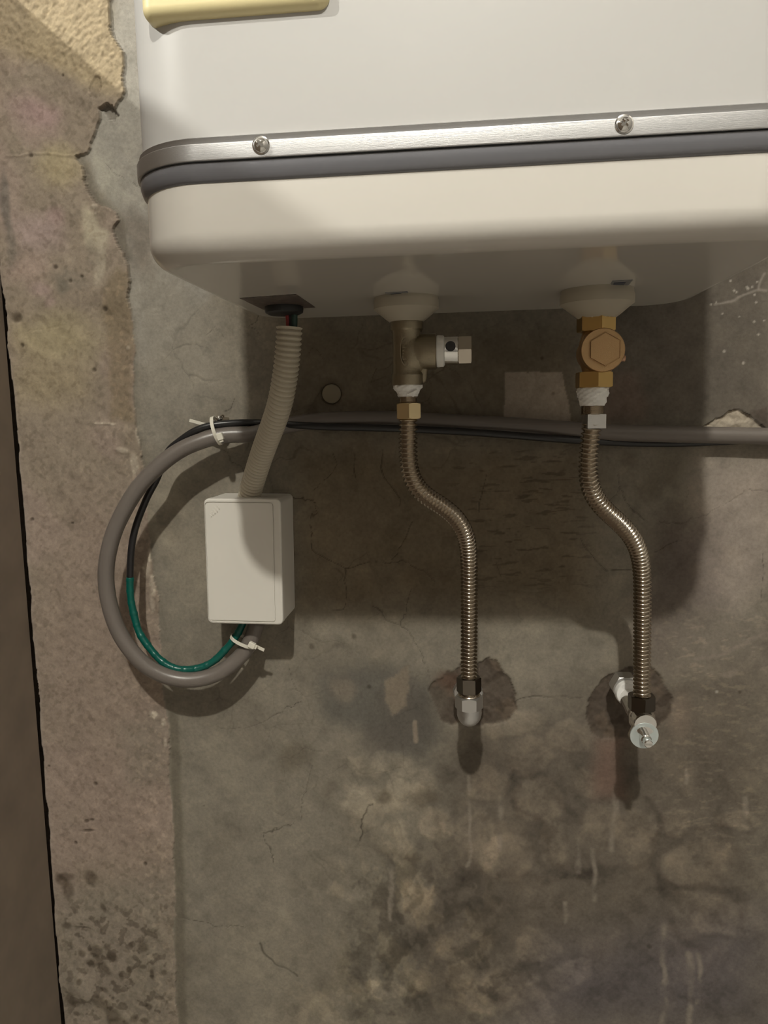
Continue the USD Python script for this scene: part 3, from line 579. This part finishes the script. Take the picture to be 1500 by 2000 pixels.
part('valve_body', core + branch + bulge + gus, M_NICKEL, t, smooth=38, label='dull nickel plated tee body')
# cast oval mark with a few raised strokes on the front of the body
def front_on(man, px, py, r):      # lay flat relief (xy plane, +z out) onto the body's front
    return man.rotate([90, 0, 0]).translate([float(at(px, py, -.182)[0]), float(P1[1] - r), float(Z(py))])
ov = m3.CrossSection.circle(.0046, 40).scale([1, 3.05]); oi = m3.CrossSection.circle(.0040, 40).scale([1, 3.25 * .96])
relief = (ov - oi).extrude(.0016)
def stroke(x0, y0, x1, y1, w=.0009):
    return m3.CrossSection.batch_hull([m3.CrossSection.circle(w / 2, 8).translate([x0, y0]), m3.CrossSection.circle(w / 2, 8).translate([x1, y1])])
marks = []
for dy, segs in ((.0085, [(-.002, -.0015, -.002, .001), (-.002, .001, .002, .001), (.002, .001, .002, -.0015)]), (.0035, [(-.002, 0, .002, 0)]), (-.001, [(-.002, .0015, .002, .0015), (-.002, -.0015, .002, -.0015), (0, .0015, 0, -.0015)]), (-.0062, [(-.002, .0016, -.002, -.0016), (-.002, -.0016, .002, -.0016), (.002, -.0016, .002, .0016), (0, .0012, 0, -.0016)])):
    for a, b, c_, d in segs: marks.append(stroke(a, b + dy, c_, d + dy).extrude(.0014))
for m_ in marks: relief = relief + m_
part('cast_mark', front_on(relief, 793, 688, .0138), M_NICKEL, t, label='raised oval casting mark with worn characters')
x = xb
part('washer', lathe([(.0150, x), (.0155, x + .001), (.0152, x + .0065), (.0138, x + .0075)], 40, (0, P1[1], zbr), 'x'), M_WASHER, t, label='white nylon washer')
outlet = lathe([(.0130, x + .007), (.0136, x + .008), (.0136, x + .0205), (.0125, x + .0215)], 40, (0, P1[1], zbr), 'x') - m3.Manifold.cylinder(.012, .0050, .0050, 24).rotate([90, 0, 0]).translate([float(x + .0137), float(P1[1]) - .006, float(zbr) + .0035])
part('outlet', outlet, M_CHROME, t, label='polished chrome drain outlet with a round hole')
part('drain_hole_shade', m3.Manifold.cylinder(.0090, .0048, .0048, 24).rotate([90, 0, 0]).translate([float(x + .0137), float(P1[1]) - .0035, float(zbr) + .0035]), M_BLACKR, t, label='black insert painting the shade in the round drain hole')  # black insert added to stand for the shade inside the hole
part('hex_end', hexnut(.0128, .0125, .0008, rot=30).rotate([0, 90, 0]).translate([float(x + .0212), float(P1[1]), float(zbr)]), M_STEEL, t, label='chromed hexagonal outlet end')

def nipple(label, c, px0, y, k, tape_rows, thread_top, thread_bot, rthr):
    zt, zb = zat(px0, thread_top, y), zat(px0, thread_bot, y)
    t = thing('threaded_nipple', label, 'pipe fitting', (c[0], c[1], zb), 'taped nipples under the valves')
    n = 7; pr = [(rthr * .86, zb)]
    for i in range(n): z0 = zb + (zt - zb) * (i + .25) / n; pr += [(rthr * .92, z0), (rthr, z0 + (zt - zb) / n * .4)]
    pr += [(rthr * .9, zt), (rthr * .9, zt + .012)]
    part('thread', lathe(pr, 40, (c[0], c[1], 0)), M_STEEL, t)
    prof = [(w * k, zat(px0, py, y)) for w, py in tape_rows][::-1]
    tp = tmesh(lathe(prof, 48, (c[0], c[1], 0)).refine_to_length(.0016))
    d = np.asarray(tp.vertices) - [c[0], c[1], 0]; r = np.hypot(d[:, 0], d[:, 1]); a = np.arctan2(d[:, 1], d[:, 0])
    wob = 1 + .030 * np.sin(5 * a + 900 * d[:, 2]) + .022 * np.sin(11 * a - 1500 * d[:, 2]) + .015 * np.sin(2600 * d[:, 2] + 2 * a)
    s = np.where(r > .004, wob, 1.0); tp.vertices = np.column_stack([c[0] + d[:, 0] * s, c[1] + d[:, 1] * s, d[:, 2]])
    part('thread_tape', tp, M_TAPE, t, smooth=50, label='white thread seal tape')
    return t
n1 = nipple('steel threaded nipple with white tape under the relief valve', P1, 796, -.182, K1, [(26, 751), (28.5, 753), (28, 758), (23, 764), (20, 770), (18.8, 775)], 774, 790, .0094)
flap = sphere_hull([(P1[0] + .0005, P1[1] - .0120, Z(771)), (P1[0] + .0065, P1[1] - .0125, Z(766)), (P1[0] + .0095, P1[1] - .0105, Z(763)), (P1[0] + .006, P1[1] - .0115, Z(775))], .0007, 8)
part('tape_flap', flap, M_TAPE, n1, label='loose torn end of the tape')

h1c = [(797, 812, -.182), (797, 835, -.182), (797, 865, -.181), (798, 900, -.179), (806, 935, -.174), (824, 961, -.167), (850, 980, -.157), (876, 998, -.146), (899, 1023, -.133), (912, 1055, -.120), (916, 1095, -.110), (916.5, 1150, -.103), (916.5, 1210, -.099), (916, 1270, -.097), (916, 1330, -.096)]
hp1 = [at(*q) for q in h1c]
t = thing('corrugated_hose', 'corrugated steel water hose with a brass nut on top, hanging below the nickel relief valve', 'hose', hp1[-1], 'corrugated hoses')
part('hose_tube', corrugated(hp1, .0097, .0070, .0045), M_STEEL, t, smooth=40, label='corrugated stainless steel tube')
part('nut', hexnut(.0116, .0156, .0016, rot=30).rotate([0, 0, 6]).translate([float(at(798, 803, -.182)[0]), -.182, float(Z(818.5))]), M_BRASSN, t, label='pale brass hexagonal nut')
E1 = at(916, 1338, -.096)
ze = lambda py: zat(916, py, -.096)
part('nut', hexnut(.0122, ze(1322) - ze(1351), .0014, rot=0).translate([float(E1[0]), -.096, float(ze(1351))]), M_NUTREFL, t, label='chromed hexagonal nut, dark reflection put in its colour')
t = thing('wall_elbow', 'satin nickel pipe elbow coming out of the chipped hollow, left of the two wall outlets', 'pipe fitting', (E1[0], 0, ze(1390)))
ex, ey = float(E1[0]), -.096
zc = float(ze(1392))
elbow = m3.Manifold.sphere(.0142, 40).scale([1, 1, 1.12]).translate([ex, ey, zc]) + lathe([(.0142, zc), (.0142, ze(1383)), (.0135, ze(1381))], 40, (ex, ey, 0)) + lathe([(.0138, -.02), (.0138, .09)], 40, (ex, 0, zc + .001), '-y')
part('elbow_body', elbow, M_MATTE, t, smooth=40, label='rounded elbow body')
part('hex_collar', hexnut(.0140, ze(1358) - ze(1384), .0022, rot=0, k=1.3).translate([ex, ey, float(ze(1384))]), M_MATTE, t, label='hexagonal collar of the elbow')
part('thread', lathe([(.0112, ze(1359)), (.0122, ze(1357.5)), (.0116, ze(1356)), (.0126, ze(1354.5)), (.0116, ze(1353)), (.0124, ze(1352)), (.0112, ze(1350.5))], 40, (ex, ey, 0)), M_STEEL, t)
part('wall_flange', hexnut(.0160, .018, .002, rot=0).rotate([90, 0, 0]).translate([ex - .001, -.030, zc + .005]), M_MATTE, t, label='hexagonal stub at the wall end')

# ------------------------------------------------------------------ right pipe: check valve, nipple, hose, angle valve
Z2 = lambda py, px=1166: zat(px, py, -.184)
t = thing('check_valve', 'brass check valve with a round hexagon-marked cap under the right collar', 'valve', (P2[0], P2[1], Z2(757)))
part('hex_end', hexnut(.0160, Z2(618) - Z2(648), .0012, rot=30).rotate([0, 0, 8]).translate([float(at(1164, 634, -.184)[0]), -.184, float(Z2(648))]), M_BRASS, t, label='upper brass hexagon')
bx, bz = float(at(1166, 687, -.184)[0]), float(Z2(687))
vb = lathe([(.0128, Z2(734)), (.0140, Z2(722)), (.0165, Z2(705)), (.0170, bz), (.0165, Z2(668)), (.0140, Z2(652)), (.0125, Z2(642))], 48, (bx, -.184, 0)) + lathe([(.0170, .150), (.0195, .186), (.0204, .1985), (.0204, .2030), (.0196, .2042)], 56, (bx + .0022, 0, bz), '-y')
hexcap = hexnut(.0128, .0030, .0, rot=90).rotate([90, 0, 0]).translate([bx + .0036, -.2035, bz + .0005])
groove_ = (hexnut(.0141, .0011, .0, rot=90) - hexnut(.0128, .0011, .0, rot=90)).rotate([90, 0, 0]).translate([bx + .0036, -.2032, bz + .0005])
part('valve_body', vb - groove_, M_CASTB, t, smooth=38, label='cast brass body with a round front')
part('hex_cap', hexcap, M_CASTB, t, smooth=20, label='raised hexagon on the round front')
fr = tmesh(lathe([(.0155, Z2(621)), (.0172, Z2(619.5)), (.0166, Z2(616)), (.0150, Z2(615))], 60, (P2[0] + .0004, P2[1], 0)).refine_to_length(.0014)); _q = fr.vertices; _a = np.arctan2(_q[:, 1] - P2[1], _q[:, 0] - P2[0])
fr.vertices = _q + np.column_stack([0 * _a, 0 * _a, .0007 * np.sin(7 * _a) + .0006 * np.sin(17 * _a + 1)])
part('thread_tape', fr, M_TAPE, t, smooth=40, label='frayed white tape showing above the upper hexagon')
part('pin', lathe([(.0030, .010), (.0030, .0235), (.0022, .0242)], 20, (bx, -.196, float(Z2(703))), 'x'), plain('copper_pin', (.55, .33, .22), .4, 1.0), t, label='small copper side pin')
part('hex_end', hexnut(.0157, Z2(727) - Z2(757), .0012, rot=30).rotate([0, 0, 4]).translate([float(at(1160, 742, -.184)[0]), -.184, float(Z2(757))]), M_BRASS, t, label='lower brass hexagon')
c2 = np.array([at(1157.5, 775, -.184)[0], -.184])
nipple('steel threaded nipple thickly wrapped in white tape under the brass valve', c2, 1158, -.184, .000510, [(27, 756), (29.2, 758.5), (29.5, 768), (28, 775), (25.6, 777.5), (25, 786), (22, 793)], 792, 810, .0114)
h2c = [(1156, 830, -.184), (1153.5, 850, -.184), (1150.5, 880, -.183), (1149, 910, -.181), (1152, 945, -.177), (1163, 972, -.170), (1183, 997, -.161), (1207, 1019, -.150), (1230, 1044, -.138), (1246, 1074, -.128), (1253, 1110, -.120), (1254.5, 1160, -.115), (1254.5, 1220, -.111), (1254, 1290, -.109), (1254, 1365, -.1075)]
hp2 = [at(*q) for q in h2c]
t = thing('corrugated_hose', 'corrugated steel water hose with a square nickel nut on top, hanging below the brass valve', 'hose', hp2[-1], 'corrugated hoses')
part('hose_tube', corrugated(hp2, .0097, .0070, .0045), M_STEEL, t, smooth=40, label='corrugated stainless steel tube')
part('nut', hexnut(.0090, Z2(809) - Z2(836.5), .0004, n=4, rot=45).rotate([0, 0, 9]).translate([float(at(1160, 822, -.184)[0]), -.184, float(Z2(836.5))]), M_MATTE, t, label='satin nickel square nut')
vx, vy = float(hp2[-1][0]), -.1075
zv = lambda py: zat(1253, py, -.1075)
part('nut', hexnut(.0130, zv(1357) - zv(1385), .0012, rot=30).rotate([0, 0, 3]).translate([vx - .0005, vy, float(zv(1385))]), M_NUTREFL, t, label='chromed hexagonal nut, dark reflection put in its colour')
t = thing('stop_valve', 'chrome stop valve with its handle missing, right of the two wall outlets', 'valve', (vx, 0, zv(1440)))
zb_ = float(zv(1402))
body = lathe([(.0110, zv(1420)), (.0138, zv(1412)), (.0140, zv(1396)), (.0122, zv(1390)), (.0112, zv(1386))], 40, (vx, vy, 0)) + lathe([(.0125, -.02), (.0125, .096)], 40, (vx, 0, zb_), '-y')
d = np.array([0.03, -.985, -.10]); d /= np.linalg.norm(d)       # the spindle points out and down
def along(man, origin):
    zx = np.cross([1.0, 0, 0], d); zx /= np.linalg.norm(zx); xx = np.cross(zx, d)
    T = np.column_stack([xx, zx, d, origin]); return man.transform(T)
o = np.array([vx, vy, zb_])
body = body + along(lathe([(.0120, -.006), (.0132, .004), (.0128, .014), (.0118, .0165)], 40), o)
part('valve_body', body, M_CHROME, t, smooth=38, label='chrome valve body')
tip = at(1258, 1436, -.122); 
part('bonnet_nut', along(hexnut(.0142, .006, .001, rot=10), tip - d * .0068), M_STEEL, t, label='hexagonal bonnet nut')
part('zinc_washer', along(lathe([(.0150, 0), (.0155, .0008), (.0152, .0022), (.0125, .0026), (.0095, .0012), (.006, .0010)], 48), tip - d * .0010), M_ZINC, t, smooth=40, label='dished pale zinc washer')
spin = lathe([(.0056, 0), (.0056, .0095), (.0046, .0105), (.0046, .0185), (.0038, .0195)], 28) - m3.Manifold.cube([.012, .0022, .004], True).translate([0, 0, .0190])
part('spindle', along(spin, tip), M_CHROME, t, smooth=38, label='slotted steel spindle stub')
part('wall_stub', hexnut(.0150, .022, .002, rot=0).rotate([90, 0, 0]).translate([vx - .003, -.020, zb_ + .008]), M_MATTE, t, label='hexagonal stub at the wall end')
part('stub_tape', lathe([(.0140, .040), (.0152, .042), (.0148, .047), (.0135, .049)], 40, (vx - .002, 0, zb_ + .005), '-y'), M_TAPE, t, label='white tape ring on the stub')

# ------------------------------------------------------------------ junction box, conduit and supply wires
BXF = -.0685
b0, b1 = at(401, 1095, BXF), at(550.5, 1098, BXF)
bw = float(b1[0] - b0[0]); zt = float(at(475, 974, BXF)[2]); zb = float(at(475, 1219.5, BXF)[2]); bh = zt - zb
bc = np.array([(b0[0] + b1[0]) / 2, 0, (zt + zb) / 2])
def turn(man): return man.rotate([0, 1.0, 0]).translate(bc.tolist())      # box hangs about a degree out of plumb
def slab(w, h, r, y0, y1, er=.0018, dx=0.0, dz=0.0, taper=0.0):
    """Rounded-corner slab standing off the wall from y0 to y1 (both negative, y1 nearer the room), front edge rounded."""
    L = []
    for y, ins in ((y0, 0.0), (y1 + er, taper), (y1 + er * .45, er * .22 + taper), (y1 + er * .12, er * .58 + taper), (y1, er + taper)):
        cs = m3.CrossSection.square([w - 2 * r, h - 2 * r], True).offset(max(r - ins, .0004), m3.JoinType.Round, 2.0, 48) if False else m3.CrossSection.square([w - 2 * r, h - 2 * r], True).offset(max(r - ins, .0004), m3.JoinType.Round, circular_segments=48)
        L.append(cs.extrude(.0001).rotate([90, 0, 0]).translate([dx, y + .0001 if y == y0 else y + .0001, dz]))
    return m3.Manifold.batch_hull(L)
t = thing('junction_box', 'white plastic junction box on the wall, its grey conduit entering from above', 'junction box', (bc[0], 0, zb))
part('box_body', turn(slab(bw - .001, bh - .001, .006, -.001, BXF + .013, .0005, 0, 0, 0)), M_BOX, t, smooth=35, label='white plastic box body')
lid = slab(bw, bh, .0065, BXF + .0128, BXF, .0022)
lidcut = slab(bw - .0125, bh - .0085, .004, BXF - .004, BXF - .0052, .0001, -.0032, -.0002)
g_out = slab(bw - .0105, bh - .0075, .004, BXF + .0012, BXF - .006, .0001, -.0035, -.0002); g_in = slab(bw - .0125, bh - .0095, .0035, BXF + .0016, BXF - .0065, .0001, -.0035, -.0002)
lid = lid - (g_out - g_in)
part('lid', turn(lid), M_BOX, t, smooth=35, label='flat white lid with a shallow groove round its panel')
logo = None
for i, (dx, dz, ln) in enumerate(((-.0062, -.0052, .0018), (-.0042, -.0030, .0026), (-.0018, -.0006, .0036), (.0008, .0020, .0046), (.0034, .0050, .0040))):
    s_ = m3.Manifold.batch_hull([m3.Manifold.cylinder(.0016, .0007, .0005, 8).translate([-a * ln * .55, a * ln, 0]) for a in (-.5, .5)]).rotate([90, 0, 0]).translate([-bw / 2 + .0150 + dx, BXF + .0002, bh / 2 - .0150 + dz])
    logo = s_ if logo is None else logo + s_
part('embossed_mark', turn(logo), M_BOX, t, label='small raised mark of slanted strokes in the lid corner')

cond = [(565, 640, -.147), (562, 690, -.145), (556, 740, -.138), (546, 790, -.125), (533, 830, -.106), (516, 875, -.080), (501, 920, -.057), (490, 957, -.040), (486, 972, -.034)]
cp = [at(*q) for q in cond]
t = thing('flexible_conduit', 'beige grey ribbed conduit running from under the water heater down into the junction box', 'conduit', cp[-1])
cm = corrugated(cp, .0139, .0117, .0052, 40, .55, ends=False, per=8)
inner, _ = spline(cp, 120); part('ribbed_tube', cm, M_CONDUIT, t, smooth=45)
part('tube_bore', trimesh.Trimesh(*(lambda m: (m.vertices, m.faces[:, ::-1]))(sweep(inner[:40], .0116, 32, False)), process=False), M_BLACKR, t, smooth=45, label='dark inside of the tube')
for px_, mat, lab, r in ((563, M_RED, 'red insulated wire between the grommet and the top of the conduit', .0024), (568, M_BLACKR, 'black insulated wire between the grommet and the top of the conduit', .0021), (574, M_DGREEN, 'dark green insulated wire between the grommet and the top of the conduit', .0034)):
    y_ = -.149 - (.003 if mat is M_DGREEN else 0)
    a, b = at(px_ - 2, 608, y_), at(px_, 680, -.146)
    if mat is M_DGREEN: a, b = at(575, 608, y_), at(571, 680, -.148)
    q, _ = spline([a + [0, 0, .004], (a + b) / 2 + [.0006, 0, 0], b], 30)
    single('supply_wire', sweep(q, r, 16), mat, lab, 'wire', group='wires entering the conduit')

# ------------------------------------------------------------------ cables
g_px = [(2900, 884, -.014), (2300, 874, -.014), (1900, 865, -.015), (1660, 858, -.016), (1500, 852, -.016), (1400, 850, -.016), (1300, 848, -.0165), (1200, 845, -.0165), (1100, 838, -.0165), (1000, 831, -.0165), (900, 826, -.017), (800, 820, -.018), (700, 818, -.020), (620, 822, -.024), (560, 831, -.028), (520, 841, -.032), (490, 848, -.035), (458, 849, -.039), (426, 852, -.043), (394, 861, -.048), (362, 874, -.052), (330, 894, -.056), (298, 922, -.060), (269, 954, -.063), (244, 994, -.065), (224, 1036, -.066), (212, 1078, -.067), (207, 1119, -.067), (210, 1161, -.067), (220, 1203, -.067), (236, 1241, -.066), (258, 1273, -.065), (288, 1302, -.063), (320, 1319, -.060), (352, 1327, -.057), (384, 1327, -.054), (416, 1319, -.050), (445, 1303, -.046), (468, 1283, -.042), (487, 1257, -.039), (496, 1234, -.036), (501, 1220, -.036), (503, 1213, -.036)]
gp = [np.array([1.63, -.013, at(2900, 884, -.014)[2] - .012])] + [at(*q) for q in g_px]; gq, _ = spline(gp, 640)
single('power_cable', sweep(gq, .0098, 28), M_CABLE, 'thick grey sheathed cable along the wall that loops round into the junction box bottom', 'cable', smooth=True)
k_px = [(2900, 890, -.006), (2300, 876, -.006), (1900, 864, -.006), (1660, 858, -.006), (1500, 857, -.0065), (1430, 861, -.0065), (1300, 866, -.007), (1200, 864, -.014), (1100, 858, -.026), (1000, 850, -.030), (900, 843, -.0305), (800, 838, -.031), (700, 835, -.032), (620, 833, -.034), (560, 829, -.034), (506, 826, -.027), (468, 826, -.034), (436, 828, -.041), (413, 831, -.044), (394, 836, -.046), (368, 849, -.047), (346, 865, -.046), (333, 876, -.045), (318, 905, -.043), (304, 940, -.042), (292, 962, -.042), (279, 991, -.043), (266, 1026, -.044), (258, 1062, -.045), (255, 1094, -.046), (254, 1131, -.046)]
kp = [np.array([1.63, -.006, at(2900, 890, -.006)[2] - .012])] + [at(*q) for q in k_px]
e_px = [(254, 1127, -.046), (254, 1142, -.046), (256, 1174, -.047), (263, 1206, -.048), (272, 1235, -.050), (288, 1260, -.051), (308, 1284, -.052), (333, 1302, -.052), (362, 1308, -.051), (394, 1303, -.049), (420, 1289, -.046), (439, 1270, -.043), (453, 1254, -.041), (465, 1236, -.038), (473, 1220, -.036), (477, 1211, -.035)]
ep = [at(*q) for q in e_px]
t = thing('ground_wire', 'thin black wire inside the cable loop whose lower half is wrapped in green tape', 'wire', kp[-1])
part('black_sheath', sweep(spline(kp, 520)[0], .0043, 20), M_BLACKW, t, smooth=True, label='black wire sheath')
eq, _ = spline(ep, 200); rr = .0046 + .00035 * (np.sin(np.arange(200) * .55) > .75) + .0002 * np.sin(np.arange(200) * .21)
part('green_sleeve', sweep(eq, rr, 20), M_GREEN, t, smooth=True, label='green tape wrapped over the wire')

def cable_tie(label, c_px, y, across, half, depth, head_px, tail_pts, neck_px):
    """Strap ring round a bundle: across = unit px direction over the bundle, half = half span px, depth = half depth m."""
    c = at(*c_px, y); e = at(c_px[0] + across[0] * half, c_px[1] + across[1] * half, y) - c
    a = np.linspace(0, 2 * math.pi, 61)
    ring = c + np.cos(a)[:, None] * e + np.sin(a)[:, None] * np.array([0, -depth, 0])
    wdir = np.cross(e / np.linalg.norm(e), [0, 1, 0]); hw, th = .0021, .0007
    nrm = np.cos(a)[:, None] * e / np.linalg.norm(e) + np.sin(a)[:, None] * np.array([0, -1.0, 0])
    v = np.stack([ring + wdir * hw, ring + wdir * hw + nrm * th, ring - wdir * hw + nrm * th, ring - wdir * hw], 1).reshape(-1, 3)
    i, j = np.meshgrid(np.arange(60), np.arange(4), indexing='ij')
    q = np.stack([i * 4 + j, (i + 1) * 4 + j, (i + 1) * 4 + (j + 1) % 4, i * 4 + (j + 1) % 4], -1).reshape(-1, 4)
    strap = trimesh.Trimesh(v, np.vstack([q[:, [0, 1, 2]], q[:, [0, 2, 3]]]), process=False)
    t = thing('cable_tie', label, 'cable tie', c, 'cable ties on the cable loop')
    part('strap', strap, M_TIE, t, smooth=40)
    h = at(*head_px); ax = at(neck_px[0], neck_px[1], head_px[2]) - h; ax /= np.linalg.norm(ax); sx = np.cross(ax, [0, 1, 0]); sx /= np.linalg.norm(sx); ny = np.cross(sx, ax)
    hb = rbox((-.0037, -.0044, -.0030), (.0037, .0044, .0030), .0011, 12) + rbox((-.0026, -.0068, -.0016), (.0026, -.003, .0018), .0006, 10)
    part('head', hb.transform(np.column_stack([sx, ax, ny, h])), M_TIE, t, smooth=35)
    tq, _ = spline([at(*q) for q in tail_pts], 20); tt, _, _ = frames(tq)
    side = np.cross(tt, [0, 1.0, 0]); side /= np.linalg.norm(side, axis=1, keepdims=True); nn = np.cross(side, tt)
    hw, th = .0019, .00055
    v = np.stack([tq + side * hw, tq + side * hw + nn * th * 2, tq - side * hw + nn * th * 2, tq - side * hw], 1).reshape(-1, 3)
    i, j = np.meshgrid(np.arange(19), np.arange(4), indexing='ij')
    q = np.stack([i * 4 + j, (i + 1) * 4 + j, (i + 1) * 4 + (j + 1) % 4, i * 4 + (j + 1) % 4], -1).reshape(-1, 4)
    f = np.vstack([q[:, [0, 1, 2]], q[:, [0, 2, 3]], [[0, 1, 2], [0, 2, 3], [76, 78, 77], [76, 79, 78]]])
    tm = trimesh.Trimesh(v, f, process=False); tm.fix_normals()
    part('tail', tm, M_TIE, t, smooth=False)
cable_tie('white cable tie at the top of the cable loop, beside the wall screw', (424, 841), -.042, (.30, .95), 28, .0130, (430, 853, -.0570), [(426, 832, -.034), (405, 830, -.030), (385, 825, -.026), (370, 821, -.024)], (424, 835))
cable_tie('white cable tie below the junction box, its cut tail pointing right', (476, 1252), -.0405, (.90, .42), 27, .0135, (492, 1260, -.0545), [(494, 1261, -.054), (503, 1264, -.051), (509, 1267, -.050), (516, 1270, -.049)], (484, 1256))
t = thing('wall_screw', 'small shiny screw in the wall at the top of the cable loop', 'screw', at(428, 818, 0))
c = at(428, 818, -.034)
part('shank', lathe([(.0020, -.01), (.0020, .034)], 16, (c[0], 0, c[2]), '-y'), M_STEEL, t)
part('screw_head', lathe([(.0042, .0325), (.0046, .0345), (.0036, .0365), (.0015, .0375)], 24, (c[0], 0, c[2]), '-y'), M_CHROME, t, smooth=40, label='shiny rounded head')
c = at(434, 812, -.020)
part('wire_hook', sweep(spline([at(428, 818, -.022), at(432, 812, -.024), at(436, 811, -.020), at(436, 815, -.016)], 24)[0], .0009, 10), M_STEEL, t, label='thin bent wire end')

clear_loc()
